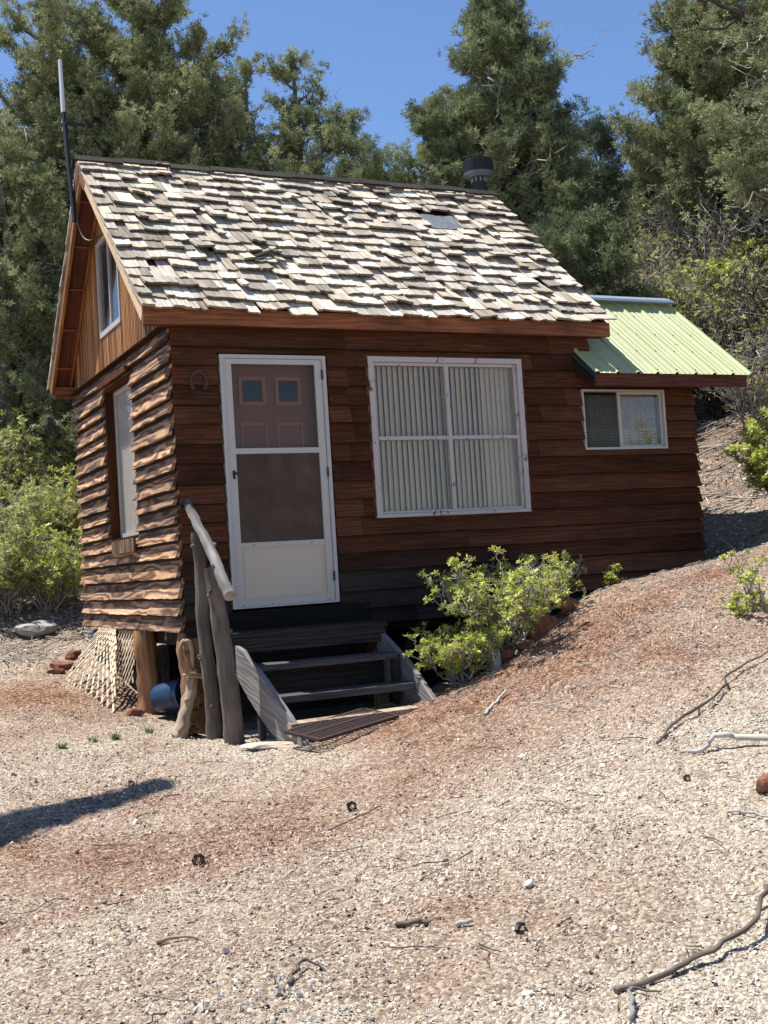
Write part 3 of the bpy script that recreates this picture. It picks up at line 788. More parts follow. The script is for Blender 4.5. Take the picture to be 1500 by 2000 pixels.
# gable window
m = MB(); framebox(m, map_left, GW[0], GW[1], GW[2], GW[3], .03, .03, .05, .03, -.03, .022); 
panel(m, map_left, 1.86, 1.885, GW[2]+.05, GW[3]-.03, -.02, .012)
gwin = child(m, 'gable_window', M['white'], cabin)
m = MB(); panel(m, map_left, GW[0]+.03, GW[1]-.03, GW[2]+.05, GW[3]-.03, -.004, -.001); child(m, 'pane', M['glass'], gwin)
m = MB()
yy = np.linspace(GW[0]+.03, 1.80, 30); top_ = np.stack([.10+.015*np.sin(yy*40), yy, yy*0+GW[3]], -1); bt = top_.copy(); bt[:, 2] = GW[2]+.05; bt[:, 1] = GW[0]+.03+(yy-GW[0]-.03)*.8
idx = np.arange(60).reshape(2, 30); m.raw(np.vstack([top_, bt]), q=np.stack([idx[0, :-1], idx[1, :-1], idx[1, 1:], idx[0, 1:]], -1)); child(m, 'curtain', M['curtaingrey'], gwin)
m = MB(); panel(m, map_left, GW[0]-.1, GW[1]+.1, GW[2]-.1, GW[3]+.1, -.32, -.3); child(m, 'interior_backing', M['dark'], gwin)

# left wall window, deep in its casing
m = MB(); framebox(m, map_left, LW[0], LW[1], LW[2], LW[3], .03, .035, .03, .03, -.11, .012, br=.35)
lwin = child(m, 'side_window', M['siding'], cabin)
m = MB(); framebox(m, map_left, LW[0]+.031, LW[1]-.036, LW[2]+.031, LW[3]-.031, .05, .03, .05, .04, -.105, -.07); 
child(m, 'sash', M['white'], lwin)
m = MB(); panel(m, map_left, LW[0]+.08, LW[1]-.066, LW[2]+.08, LW[3]-.07, -.092, -.089); child(m, 'pane', glass('side_window_glass', haze=.1, refl=.2), lwin)
m = MB(); panel(m, map_left, LW[0]+.08, LW[1]-.066, LW[2]+.08, LW[3]-.07, -.105, -.1); child(m, 'blind', M['blindwhite'], lwin)
m = MB(); panel(m, map_left, LW[0]-.06, LW[1]-.30, LW[2]-.12, LW[2]+.0, .063, .085, wea=.2, br=.55, rnd=.37)
child(m, 'sill_board', M['slab'], lwin)
m = MB(); panel(m, map_left, LW[0]-.02, LW[1]+.02, LW[3]+.002, LW[3]+.05, .05, .075, br=.6, rnd=.77)
child(m, 'head_board', M['siding'], lwin)

# storm door and entry door
x0 = .397; x1 = 1.327
m = MB(); framebox(m, map_front, x0, x1, 0, 2.07, .034, .034, .012, .03, -.06, .046)
sdoor = child(m, 'storm_door', M['white'], cabin)
m = MB(); framebox(m, map_front, x0+.037, x1-.037, .014, 2.037, .062, .062, .055, .042, .002, .036)
panel(m, map_front, x0+.099, x1-.099, 1.255, 1.30, .004, .034)
panel(m, map_front, x0+.099, x1-.099, .49, .53, .004, .0345)
for xx in (x0+.03, x1-.033):
    panel(m, map_front, xx, xx+.006, .02, 2.03, .037, .05)
child(m, 'door_frame', M['white'], sdoor)
m = MB(); panel(m, map_front, x0+.099, x1-.099, .069, .49, .016, .024)
framebox(m, map_front, x0+.115, x1-.115, .082, .478, .008, .008, .008, .008, .0241, .028); child(m, 'kick_panel', M['kick'], sdoor)
m = MB(); panel(m, map_front, x0+.099, x1-.099, 1.30, 1.995, .014, .017); child(m, 'pane', M['dglass'], sdoor)
m = MB(); panel(m, map_front, x0+.099, x1-.099, .53, 1.255, .014, .017); child(m, 'screen', M['screen'], sdoor)
m = MB(); panel(m, map_front, x0+.062, x0+.082, 1.05, 1.12, .037, .044); panel(m, map_front, x0+.066, x0+.092, 1.085, 1.105, .044, .062)
child(m, 'handle', M['black'], sdoor)
m = MB()
for zz in (1.87, 1.05, .18): m = MB(); panel(m, map_front, x1-.045, x1-.03, zz, zz+.08, .047, .054); child(m, 'hinge', M['iron'], sdoor)
for xx in np.linspace(x0+.09, x1-.09, 4): m = MB(); panel(m, map_front, xx, xx+.009, .022, .031, .036, .039); child(m, 'screw', M['iron'], sdoor)
for xx in (x0+.2, x1-.22): m = MB(); panel(m, map_front, xx, xx+.012, .505, .513, .0345, .038); child(m, 'screw', M['iron'], sdoor)
m = MB(); panel(m, map_front, x0+.035, x1-.035, -.0, 2.04, -.11, -.07)
edoor = child(m, 'entry_door', M['doorbrown'], cabin)
m = MB(); 
for a0, a1, z0, z1 in ((.185, .42, 1.665, 1.905), (.505, .735, 1.665, 1.905)): framebox(m, map_front, x0+a0, x0+a1, z0, z1, .03, .03, .03, .03, -.0699, -.055)
for a0, a1, z0, z1 in ((.19, .42, 1.08, 1.52), (.505, .735, 1.08, 1.52), (.19, .42, .25, .98), (.505, .735, .25, .98)): framebox(m, map_front, x0+a0, x0+a1, z0, z1, .018, .018, .018, .018, -.0699, -.062)
child(m, 'moulding', M['doormould'], edoor)
for a0, a1 in ((.215, .39), (.535, .705)):
    m = MB(); panel(m, map_front, x0+a0, x0+a1, 1.695, 1.875, -.0699, -.064); child(m, 'window_pane', M['dkglass'], edoor)
    m = MB(); panel(m, map_front, x0+a0, x0+a1, 1.695, 1.875, -.0698, -.0685, br=.5); child(m, 'window_backing', plain('dull_green_backing', (.05, .07, .055), .5), edoor)

# picture window
a0, a1, z0, z1 = 1.7234, 3.2624, .685, 2.0758
m = MB(); framebox(m, map_front, a0, a1, z0, z1, .045, .05, .03, .045, -.06, .044)
pw = child(m, 'picture_window', M['peel'], cabin)
m = MB(); framebox(m, map_front, a0+.048, a1-.053, z0+.033, z1-.048, .02, .025, .02, .025, -.03, .02)
xm = 2.490; zm = 1.368
m.box((xm-.018, -.028, z0+.053), (xm+.018, .02, z1-.073), 2); m.box((a0+.068, -.024, zm-.014), (xm-.019, .02, zm+.018), 0); m.box((xm+.019, -.024, zm-.014), (a1-.078, .02, zm+.018), 0)
child(m, 'muntin', M['peel'], pw)
m = MB(); framebox(m, map_front, a0-.02, a1+.03, z0-.012, z1+.022, .018, .022, .01, .018, .0, .030, br=.8); child(m, 'casing', M['siding'], pw)
for (p0, p1) in ((a0+.068, xm-.018), (xm+.018, a1-.078)):
    for (q0, q1) in ((z0+.053, zm-.014), (zm+.018, z1-.073)):
        m = MB(); panel(m, map_front, p0, p1, q0, q1, -.004, -.001); child(m, 'pane', M['glass'], pw)
m = MB(); n = 29; xs = np.linspace(a0+.05, a1-.04, n)
for i, x in enumerate(xs):
    th = R_(30 + rng.uniform(-4, 4)) * (1 if x < 2.9 else .6); hw = .033; dx, dy = hw*math.cos(th), hw*math.sin(th)
    t_ = np.linspace(-1, 1, 5); cy = .07 - .006*(1-t_**2); lean = rng.uniform(-.003, .003)
    pts = np.stack([x+t_*dx, cy+t_*dy, t_*0+z1-.02], -1); p2 = pts.copy(); p2[:, 2] = z0+.05+rng.uniform(0, .01); p2[:, 0] += lean
    V = np.vstack([pts, p2]); q = [[k, k+1, 6+k, 5+k] for k in range(4)]
    m.raw(V, q=q); V2 = V.copy(); V2[:, 1] += .0012; m.raw(V2, q=[qq[::-1] for qq in q])
m.box((a0+.03, .045, z1-.06), (a1-.03, .09, z1-.02), 0)
child(m, 'vertical_blind', M['blind'], pw)
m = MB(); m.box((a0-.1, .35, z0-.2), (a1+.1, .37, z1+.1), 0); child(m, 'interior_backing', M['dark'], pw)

# small sliding window
a0, a1, z0, z1 = 3.9037, 4.8532, 1.2362, 1.8026
m = MB(); framebox(m, map_front, a0, a1, z0, z1, .016, .022, .02, .018, -.06, .043)
sw = child(m, 'sliding_window', M['white'], cabin)
m = MB(); xm = 4.335
framebox(m, map_front, xm-.012, a1-.024, z0+.022, z1-.02, .028, .022, .018, .02, -.02, .012)
m.box((a0+.018, .01, z0+.021), (xm-.013, .03, z0+.03), 0); child(m, 'sash', M['white'], sw)
m = MB(); m.box((xm+.016, -.001, z0+.04), (a1-.046, .003, z1-.04), 0); child(m, 'pane', M['glass'], sw)
m = MB(); m.box((a0+.017, .006, z0+.021), (xm-.013, .009, z1-.019), 0); child(m, 'screen', glass('dark_screen', (.74, .73, .7), .08, (.03, .03, .03), .15), sw)
m = MB(); n = 90; xs = np.linspace(a0+.03, a1-.03, n); yy = .075+.012*np.sin(xs*52)+.006*np.sin(xs*91+1)
V = np.concatenate([np.stack([xs, yy, xs*0+z1-.03], -1), np.stack([xs, yy, xs*0+z0+.035], -1)])
g = np.concatenate([np.stack([xs, xs*0+(z1-z0-.065), xs*0], -1), np.stack([xs, xs*0, xs*0], -1)])
m.raw(V, q=[[i, i+n, i+n+1, i+1] for i in range(n-1)], g=g); child(m, 'lace_curtain', M['lace'], sw)
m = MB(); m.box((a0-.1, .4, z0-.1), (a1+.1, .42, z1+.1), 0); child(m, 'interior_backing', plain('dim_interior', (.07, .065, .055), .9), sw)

# lean-to roof of ribbed green metal
LX0, LX1, LEY, LEZ, LSL = 3.84, 5.63, -.34, 1.925, .80
LRY = .84; LRZ = LEZ + (LRY-LEY)*LSL
def ribbed(mb, y0, z0, y1, z1, flipn=False):
    xs = []; hs = []; x = LX0; pitch = .2235
    prof = [(0, 0), (.012, .019), (.034, .019), (.046, 0), (.10, 0), (.104, .003), (.112, .003), (.116, 0), (.16, 0), (.164, .003), (.172, .003), (.176, 0)]
    k = 0
    while x < LX1-.02:
        for (p, h) in prof: xs.append(x+p); hs.append(h)
        x += pitch
    xs += [x, x+.012, x+.034, x+.04]; hs += [0, .019, .019, .004]
    xs = np.array(xs); hs = np.array(hs); d = np.array([0, y1-y0, z1-z0]); L_ = np.linalg.norm(d); d /= L_
    nrm = np.array([0, -d[2], d[1]]) if d[1] > 0 else np.array([0, d[2], -d[1]])
    A = np.stack([xs, xs*0+y0, xs*0+z0], -1)+hs[:, None]*nrm; B = A + d*L_; n = len(xs)
    mb.raw(np.vstack([A, B]), q=[[i, i+1, n+i+1, n+i] for i in range(n-1)])
    mb.raw(np.vstack([A, B])-nrm*.0015, q=[[i+1, i, n+i, n+i+1] for i in range(n-1)])
    return xs, d, L_, nrm
m = MB(); xs, dd, LL, nn_ = ribbed(m, LEY-.03, LEZ-.024, LRY, LRZ)
mroof = child(m, 'metal_roof', M['green'], cabin)
m = MB(); 
for k in range(8):
    for s in (.08, .45, .8, 1.2):
        x = LX0+k*.2235+.07; p = np.array([x, LEY-.03, LEZ-.024])+dd*s*LL/1.55
        m = MB(); tubes(m, [p, p+nn_*.006], .007, 6, cap=True); child(m, 'roof_screw', M['darkgreen'], mroof)
m = MB(); 
ribbed(m, LRY+.02, LRZ+.035, LRY+1.6, LRZ+.035-.75); child(m, 'metal_roof', M['greymetal'], cabin)
m = MB(); m.box((LX0+.1, LRY-.16, LRZ-.03), (LX1+.02, LRY+.04, LRZ-.015), 0)
P = [(LX0+.2, LRY-.10, LRZ+.005), (LX0+.2, LRY+.03, LRZ+.062), (LX0+.2, LRY+.05, LRZ+.055), (LX0+.2, LRY+.05, LRZ-.02)]
m.prism(P, (LX1-LX0-.14, 0, 0)); child(m, 'ridge_flashing', M['greymetal'], mroof)
m = MB(); m.box((LX0+.02, LEY, LEZ-.135), (LX1-.01, LEY+.035, LEZ-.022), 0, rnd=.63); child(m, 'fascia', M['soffit'], cabin)
for xx in (LX0+.005, LX1-.04):
    m = MB()
    m.prism([(xx, LEY+.036, LEZ-.125), (xx, LEY+.036, LEZ-.03), (xx, .30, LEZ-.03+LSL*.64-.03), (xx, .30, LEZ-.125+LSL*.64-.03)], (.03, 0, 0), br=.4); child(m, 'bargeboard', M['darkwood'], cabin)
m = MB(); m.prism([(LX0, LEY-.03, LEZ-.03), (LX0, LEY-.03, LEZ-.075), (LX0, .3, LEZ-.075+LSL*.67-.03), (LX0, .3, LEZ-.03+LSL*.67-.03)], (-.006, 0, 0)); child(m, 'edge_trim', M['darkgreen'], mroof)
m = MB(); m.prism([(LX0+.03, -.0, LEZ-.02), (LX0+.03, LRY, LRZ-.06), (LX0+.03, LRY, LRZ-.035), (LX0+.03, -.3, LEZ-.01)][:3]+[(LX0+.03, -.30, LEZ-.02)], (LX1-LX0-.08, 0, 0), br=.4); child(m, 'roof_deck', M['soffit'], cabin)
m = MB(); m.box((W-.1, .1, 2.0), (W-.02, 1.6, 2.28), 1); child(m, 'wall_framing', M['siding'], cabin)

# chimney
m = MB(); CX, CY = 4.36, 2.32; CZ = 4.63
tubes(m, [(CX, CY, 3.5), (CX, CY, 4.45)], .085, 20)
tubes(m, [(CX, CY, 4.45), (CX, CY, 4.60)], .078, 20)
tubes(m, [(CX, CY, 4.44), (CX, CY, 4.47)], .092, 20, cap=True)
chim = child(m, 'chimney', M['black'], cabin, True)
m = MB(); n = 26
for rr_ in range(5):
    for i in range(n):
        a = (i+.5*(rr_ % 2))/n*2*math.pi; da = math.pi/n*.86; z = CZ+rr_*.0285
        p = [(CX+.172*math.cos(a+s*da), CY+.172*math.sin(a+s*da)) for s in (-1, 1)]; p2 = [(CX+.165*math.cos(a+s*da), CY+.165*math.sin(a+s*da)) for s in (-1, 1)]
        m.prism([(*p[0], z), (*p[1], z), (*p2[1], z), (*p2[0], z)], (0, 0, .0235))
tubes(m, [(CX, CY, CZ-.005), (CX, CY, CZ+.14)], .163, 26)
tubes(m, [(CX, CY, CZ+.14), (CX, CY, CZ+.15)], .168, 26, cap=True)
child(m, 'chimney_cap', M['black'], chim)
m = MB(); a = np.linspace(0, 2*np.pi, 33)[:-1]
ring = lambda r_, z: np.stack([CX+r_*np.cos(a), CY+r_*np.sin(a), a*0+z], -1)
V = np.vstack([ring(.08, CZ-.045), ring(.12, CZ-.05), ring(.175, CZ-.025), ring(.175, CZ)]); idx = np.arange(128).reshape(4, 32)
m.raw(V, q=np.stack([idx[:-1], np.roll(idx[:-1], -1, 1), np.roll(idx[1:], -1, 1), idx[1:]], -1).reshape(-1, 4)); child(m, 'chimney_plate', plain('chimney_plate_metal', (.13, .14, .15), .4, .5), chim)
m = MB()
for k in range(10):
    a_ = k/10*2*math.pi; p = np.array([CX+.082*math.cos(a_), CY+.082*math.sin(a_), 4.53]); m = MB(); tubes(m, [p, p+[0, 0, .05]], .011, 5, cap=True); child(m, 'vent_slot', M['flash'], chim)

# under-floor posts (part of the cabin)
def logpost(x, y, z0, z1, r0, r1, name='support_post', mt=None, flare=1.15, lab=None):
    m = MB(); n = 14; t_ = np.linspace(0, 1, n)
    P = np.stack([x+.012*np.sin(t_*5+x), y+.01*np.cos(t_*4), z0+(z1-z0)*t_], -1)
    rad = r0+(r1-r0)*t_ + (flare-1)*r0*np.exp(-t_*7) + .006*np.sin(t_*17)
    tubes(m, P, rad, 14, bump=.03, col=(rng.random(), 0, .5, 1), cap=True)
    o = child(m, name, mt or M['log'], cabin, True)
    if lab: o['label'] = lab
    return o
logpost(.02, 1.33, -1.0, -.16, .105, .095)
logpost(.10, .10, -1.05, -.16, .135, .125, mt=M['log'])
logpost(.10, 2.95, -.7, -.16, .09, .09); logpost(1.75, .15, -1.1, -.2, .07, .07); logpost(2.55, .2, -1.0, -.2, .07, .07)
logpost(3.6, .2, -.8, -.2, .08, .08); logpost(5.0, .2, -.3, -.14, .08, .08); logpost(5.0, 3.3, -.3, .5, .08, .08)
m = MB(); m.prism([(1.72, .06, -.22), (1.80, .06, -.22), (1.60, .06, -.52), (1.54, .06, -.50)], (0, .04, 0)); m.prism([(2.1, .06, -.22), (2.18, .06, -.22), (1.98, .06, -.50), (1.92, .06, -.48)], (0, .04, 0), br=.6)
child(m, 'floor_brace', M['soffit'], cabin)
m = MB(); m.box((.35, 1.8, -1.2), (5, 1.85, -.2), 0, br=.2); m.box((1.9, .5, -1.2), (5.1, .55, -.2), 0, br=.3); child(m, 'foundation_boards', M['darkwood'], cabin)
for (hx, hy) in ((-.01, .45), (-.01, 1.15)):
    m = MB(); a_ = np.linspace(-.5, math.pi*1.1, 10); P = [(hx-.02, hy+.0, -.15), (hx-.02, hy+.0, -.19)]+[(hx-.02, hy+.022-.022*math.cos(t), -.20-.022*math.sin(t)) for t in a_[1:]]
    tubes(m, spline(P, 20), .004, 6, cap=True); child(m, 'screw_hook', M['flash'], cabin, True)
# ------------------------------------------------------------------ steps
st = empty('wooden_steps', (.9, -.7, -.9)); tag(st, 'dark open-riser wooden steps with grey side boards leading up to the storm door', 'steps')
def plank(m, x0, x1, y0, y1, z1, th=.04, **k): m.box((x0, y0, z1-th), (x1, y1, z1), 0, **k)
m = MB(); plank(m, .235, 1.56, -.205, -.055, -.172); plank(m, .232, 1.555, -.345, -.209, -.176); plank(m, .236, 1.56, -.45, -.349, -.173)
child(m, 'landing', M['darkwood'], st)
m = MB(); m.box((.25, -.445, -.33), (1.53, -.40, -.216), 0); m.box((.26, -.13, -.85), (1.5, -.10, -.22), 0, br=.25)
child(m, 'landing_fascia', M['darkwood'], st)
m = MB(); plank(m, .30, 1.475, -.795, -.53, -.41, .045, wea=.3, br=.6); child(m, 'tread', M['darkwood'], st)
m = MB(); plank(m, .345, 1.47, -1.06, -.80, -.63, .05, wea=.4, br=.7); child(m, 'tread', M['darkwood'], st)
m = MB(); m.prism([(.36, -1.30, -.90), (.36, -1.30, -.805), (.36, -1.16, -.80), (.36, -1.16, -.90)], (1.03, .03, .01), along=1); child(m, 'base_board', M['drift'], st)
m = MB(); m.box((.31, -.52, -.66), (1.47, -.50, -.45), 0, br=.5); child(m, 'riser', M['darkwood'], st)
def stringer(xa, ya, xb, yb, prof, mt, th=.042):
    m = MB(); d = np.array([xb-xa, yb-ya]); L_ = np.linalg.norm(d); d /= L_; n = np.array([d[1], -d[0]])
    if n[0] > 0: n = -n
    P = [(xa+d[0]*s, ya+d[1]*s, z) for s, z in prof]
    # subdivide and roughen the top edge
    m.prism(P, (-n[0]*th, -n[1]*th, 0), wea=0, along=0, rnd=.42); return child(m, 'stringer', mt, st)
stringer(.225, -.55, .41, -1.43, [(0, -.262), (.10, -.30), (.19, -.385), (.30, -.44), (.42, -.53), (.55, -.64), (.70, -.76), (.88, -.93), (.90, -.97), (.62, -.99), (.46, -.90), (.30, -.78), (.14, -.64), (0, -.50)], M['grey'])
stringer(1.50, -.36, 1.50, -1.32, [(0, -.235), (.3, -.37), (.6, -.52), (.92, -.75), (.92, -1.0), (.6, -.98), (.3, -.8), (0, -.6)], M['grey'])
for xx in (.30, 1.42): m = MB(); m.box((xx, -.80, -1.0), (xx+.05, -.75, -.46), 2, br=.7); child(m, 'support_leg', M['darkwood'], st)

# handrail of peeled poles
hr = empty('log_handrail', (.07, -.5, -.95)); tag(hr, 'crooked grey log handrail on two upright poles left of the steps', 'handrail')
def pole(pts, r0, r1, mt, name, par, n=22, S=12, knots=0, bump=.02, jit=.0025):
    m = MB(); P = spline(pts, n, jit); t_ = np.linspace(0, 1, n); rad = r0+(r1-r0)*t_ + .0015*np.sin(t_*23+r0*100)
    tubes(m, P, rad, S, bump=bump, cap=True, col=(rng.random(), 0, .5, 1))
    for k in range(knots):
        i = int(rng.integers(2, n-2)); d = rng.normal(0, 1, 3); d[2] *= .2; d[1] = -abs(d[1]); d /= np.linalg.norm(d)
        tubes(m, [P[i]+d*rad[i]*.6, P[i]+d*rad[i]*1.12, P[i]+d*(rad[i]+.018)], [.019, .016, .011], 7, cap=True, col=(rng.random(), 0, .5, 1))
    return child(m, name, mt, par, True)
pole([(.065, -.02, .88), (.07, -.22, .72), (.085, -.5, .49), (.07, -.75, .30), (.085, -.93, .125)], .034, .047, M['silver'], 'rail', hr, knots=3)
pole([(.095, -.32, -1.02), (.085, -.33, -.6), (.055, -.32, -.1), (.06, -.31, .3), (.045, -.30, .62)], .062, .042, M['greylog'], 'post', hr, knots=5)
pole([(.115, -.74, -1.02), (.10, -.75, -.6), (.06, -.73, -.1), (.045, -.71, .15), (.02, -.70, .34)], .080, .052, M['greylog'], 'post', hr, knots=6)

# horseshoe
m = MB(); a = np.linspace(R_(-52), R_(232), 26); P = np.stack([.209+.066*np.cos(a), a*0-.052, 1.842+.078*np.sin(a)], -1)
V = []; 
for i, p in enumerate(P):
    o = np.array([math.cos(a[i]), 0, math.sin(a[i])]); ww = .013
    V += [p-o*ww, p+o*ww, p+o*ww+[0, -.009, 0], p-o*ww+[0, -.009, 0]]
n = len(P); idx = np.arange(4*n).reshape(n, 4)
m.raw(np.array(V), q=np.concatenate([np.stack([idx[:-1, k], idx[:-1, (k+1) % 4], idx[1:, (k+1) % 4], idx[1:, k]], -1) for k in range(4)]+[idx[[0]], idx[[-1], ::-1]]))
for t_ in (4, 8, 17, 21): m.box(P[t_]-[.004, .012, .004], P[t_]+[.004, -.008, .004])
tag(child(m, 'horseshoe', M['shoe'], None), 'rusty horseshoe nailed to the wall left of the storm door', 'horseshoe')

# antenna
an = empty('antenna_mast', (-.25, 2.1, 3.6)); tag(an, 'black pole with pale whip antenna rising at the left gable peak', 'antenna')
m = MB(); tubes(m, [(-.265, 2.02, 3.70), (-.265, 2.11, 4.1), (-.265, 2.28, 4.84)], .024, 10, cap=True); child(m, 'pole', M['black'], an, True)
m = MB(); tubes(m, [(-.27, 2.26, 4.66), (-.245, 2.42, 5.42)], [.022, .018], 10, cap=True); child(m, 'whip', M['whip'], an, True)
m = MB(); m.box((-.27, 2.19, 4.70), (-.08, 2.23, 4.725), 0); tubes(m, [(-.272, 2.262, 4.70), (-.272, 2.266, 4.72)], .03, 10, cap=True); tubes(m, [(-.27, 2.285, 4.80), (-.27, 2.288, 4.82)], .03, 10, cap=True)
child(m, 'bracket', M['black'], an)
m = MB(); tubes(m, spline([(-.27, 1.98, 4.3), (-.26, 1.97, 3.9), (-.255, 1.9, 3.6), (-.2, 1.75, 3.45), (-.05, 1.55, 3.5), (-.02, 1.4, 3.4)], 26), .005, 5); child(m, 'cable', M['black'], an)

# stick lying on the roof
m = MB(); p0 = roof_pt(.90, 2.0-.17, .075); p1 = roof_pt(1.2, 1.83-.17, .085)
m.prism([p0, p1, p1+[0.005, -.02, -.012], p0+[.01, -.035, -.028]], (.01, -.006, .012), rnd=.3, br=.35); tag(child(m, 'loose_shake', M['darkwood'], None), 'loose broken shake lying across the middle of the roof', 'shake')

# lattice screens
def lattice(c, name, label, nx_=13, ny_=9, w_=.02, th=.007, clip=None):
    m = MB(); c = np.array(c, float)    # TL, TR, BR, BL
    def S(u_, v_): return (c[0]*(1-u_)+c[1]*u_)*(1-v_)+(c[3]*(1-u_)+c[2]*u_)*v_
    N_ = np.cross(c[1]-c[0], c[3]-c[0]); N_ /= np.linalg.norm(N_)
    if N_[0] > 0: N_ = -N_
    def strip(ua, va, ub, vb, lay):
        a = S(ua, va); b = S(ub, vb); d = b-a; L_ = np.linalg.norm(d)
        if L_ < .05: return
        d /= L_; s = np.cross(d, N_)*w_/2; o = N_*th*lay
        m.prism([a-s+o, b-s+o, b+s+o, a+s+o], N_*th*.9)
    def clipseg(u0, v0, du, dv):
        ts = []
        t0, t1 = -9, 9
        for p, d, lo, hi in ((u0, du, 0, 1), (v0, dv, 0, 1)):
            if abs(d) < 1e-9:
                if p < lo or p > hi: return None
                continue
            a, b = (lo-p)/d, (hi-p)/d
            if a > b: a, b = b, a
            t0 = max(t0, a); t1 = min(t1, b)
        return (t0, t1) if t1 > t0+.02 else None
    for k in range(-nx_, nx_*2):
        u0 = k/nx_
        for (du, lay) in ((.42, 0), (-.75, 1)):
            r_ = clipseg(u0+.01, 0, du, 1)
            if r_: strip(u0+.01+du*r_[0], r_[0], u0+.01+du*r_[1], r_[1], lay)
    return tag(child(m, name, M['lattice'], None), label, 'lattice', 'lattice screens leaning under the cabin')
_L=lattice([(-.08, 2.72, -.16), (-.09, 1.95, -.16), (-.33, 1.15, -.90), (-.50, 2.42, -.60)], 'lattice_panel', 'pale wooden lattice panel splayed outward at the rear left foot of the cabin', 9, 9, .023, .005)
lattice([(-.03, 2.1, -.16), (-.03, 1.42, -.17), (-.10, 1.38, -.62), (-.15, 2.1, -.75)], 'lattice_panel', 'shaded lattice piece standing behind the splayed one beside the log post', 7, 6, .021, .005)

# bucket lying under the floor
bk = empty('bucket', (.16, .95, -.80)); tag(bk, 'blue plastic bucket lying on its side in the dark beside the log posts', 'bucket')
m = MB(); ax_ = np.array([.55, -.75, .12]); ax_ /= np.linalg.norm(ax_); c0 = np.array([.05, 1.10, -.755])
Pp = [c0+ax_*t for t in (0, .02, .1, .2, .27, .30)]; tubes(m, Pp, [.115, .122, .128, .136, .142, .142], 24)
tubes(m, [c0+ax_*.001, c0+ax_*.006], .113, 24, cap=True); child(m, 'shell', M['bucket'], bk, True)
m = MB(); 
for t in (.235, .285): tubes(m, [c0+ax_*t, c0+ax_*(t+.012)], .15, 24)
tubes(m, [c0+ax_*.297, c0+ax_*.303], .15, 24, cap=True); child(m, 'rim', M['bucket'], bk, True)

# driftwood leaning at the corner post
pole([(-.18, -.20, -.965), (-.13, -.20, -.90), (-.07, -.18, -.72), (-.01, -.15, -.56), (.03, -.1, -.46)], .064, .040, M['drift'], 'driftwood', None, knots=2, bump=.06)
tag(bpy.context.scene.objects['driftwood'], 'pale forked driftwood piece leaning against the corner post', 'driftwood')
m = MB(); a = np.linspace(0, 1, 30)
P = spline([(-.085, -.12, -.42), (-.085, -.13, -.28), (-.055, -.13, -.215), (-.005, -.13, -.235), (.012, -.12, -.33), (.0, -.1, -.55), (-.01, -.1, -.75)], 34)
tubes(m, P, np.linspace(.014, .024, 34), 9, cap=True, bump=.05); tag(child(m, 'hooked_branch', M['drift'], None, True), 'hooked brown branch hanging over the corner post', 'branch')
pole([(-.02, -.10, -.98), (0, -.11, -.7), (.03, -.09, -.5), (-.03, -.1, -.2)], .06, .03, M['log'], 'knotty_root', None, knots=8, bump=.12, jit=.012)
tag(bpy.context.scene.objects['knotty_root'], 'knotty brown root wood standing against the corner post', 'driftwood')
m = MB(); P = spline([(-.08, -.16, -.48), (.0, -.17, -.47), (.1, -.16, -.5), (.14, -.2, -.52)], 14); tubes(m, P, .012, 7, bump=.2); tubes(m, P+[0, -.01, -.02], .01, 7, bump=.2)
tag(child(m, 'rope', M['hose'], None, True), 'tan rope tied round the driftwood at the corner post', 'rope')

# boot scraper grate
gr = empty('boot_grate', (.75, -1.5, -.84)); tag(gr, 'rusty iron grate lying on the gravel at the foot of the steps', 'grate')
O = np.array([.40, -1.72, -.895]); e1 = np.array([.76, .32, .06]); e2 = np.array([.03, .29, .03]); L1 = np.linalg.norm(e1); 
mt = Matrix(((e1[0]/L1, -e1[1]/L1, 0, O[0]), (e1[1]/L1, e1[0]/L1, 0, O[1]), (.07, .13, 1, O[2]), (0, 0, 0, 1)))
m = MB()
for k in range(3): m.box((0, .0+.165*k, 0), (L1, .018+.165*k, .022), 0, mat=mt)
for k in (0, 1): m.box((k*(L1-.02), .019, .001), (.02+k*(L1-.02), .329, .021), 1, mat=mt)
child(m, 'grate_frame', M['iron'], gr)
for k in range(24):
    x = .035+k*(L1-.06)/24
    for j in (0, 1): m = MB(); m.box((x, .019+.165*j, .004), (x+.011, .164+.165*j, .019), 1, mat=mt); child(m, 'grate_bar', M['iron'], gr)

# rocks
def rock(name, x, y, r, sc, mt, label, cat='rock', group=None, dz=0, seed=0, rot=0., z=None):
    bm_ = __import__('bmesh').new(); __import__('bmesh').ops.create_icosphere(bm_, subdivisions=3, radius=1)
    V = np.array([v.co[:] for v in bm_.verts]); F = [[v.index for v in f_.verts] for f_ in bm_.faces]; bm_.free()
    rg = np.random.default_rng(seed); pl = rg.normal(0, 1, (14, 3)); pl /= np.linalg.norm(pl, axis=1)[:, None]; dd_ = rg.uniform(.55, .9, 14)
    for n_, d_ in zip(pl, dd_):
        k = V@n_ - d_; V = V - np.clip(k, 0, None)[:, None]*n_*.92
    V += rg.normal(0, .012, V.shape)
    V = V*np.array(sc)*r; c, s = math.cos(rot), math.sin(rot); V = np.c_[V[:, 0]*c-V[:, 1]*s, V[:, 0]*s+V[:, 1]*c, V[:, 2]]
    z0 = float(gz(x, y)) if z is None else z
    m = MB(); m.raw(V, t=F); o = m.build(name, mt); o.location = (x, y, z0+dz+r*sc[2]*.35)
    return tag(o, label, cat, group)
rock('sandstone', 2.66, -1.04, .16, (1.2, .8, .9), M['redrock'], 'big red rock under the middle of the green bush', group='red rocks edging the bank', seed=1)
rock('sandstone', 2.98, -.98, .12, (1.1, .8, .8), M['redrock'], 'red rock at the upper right end of the bush by the bare soil', group='red rocks edging the bank', seed=2, rot=.5)
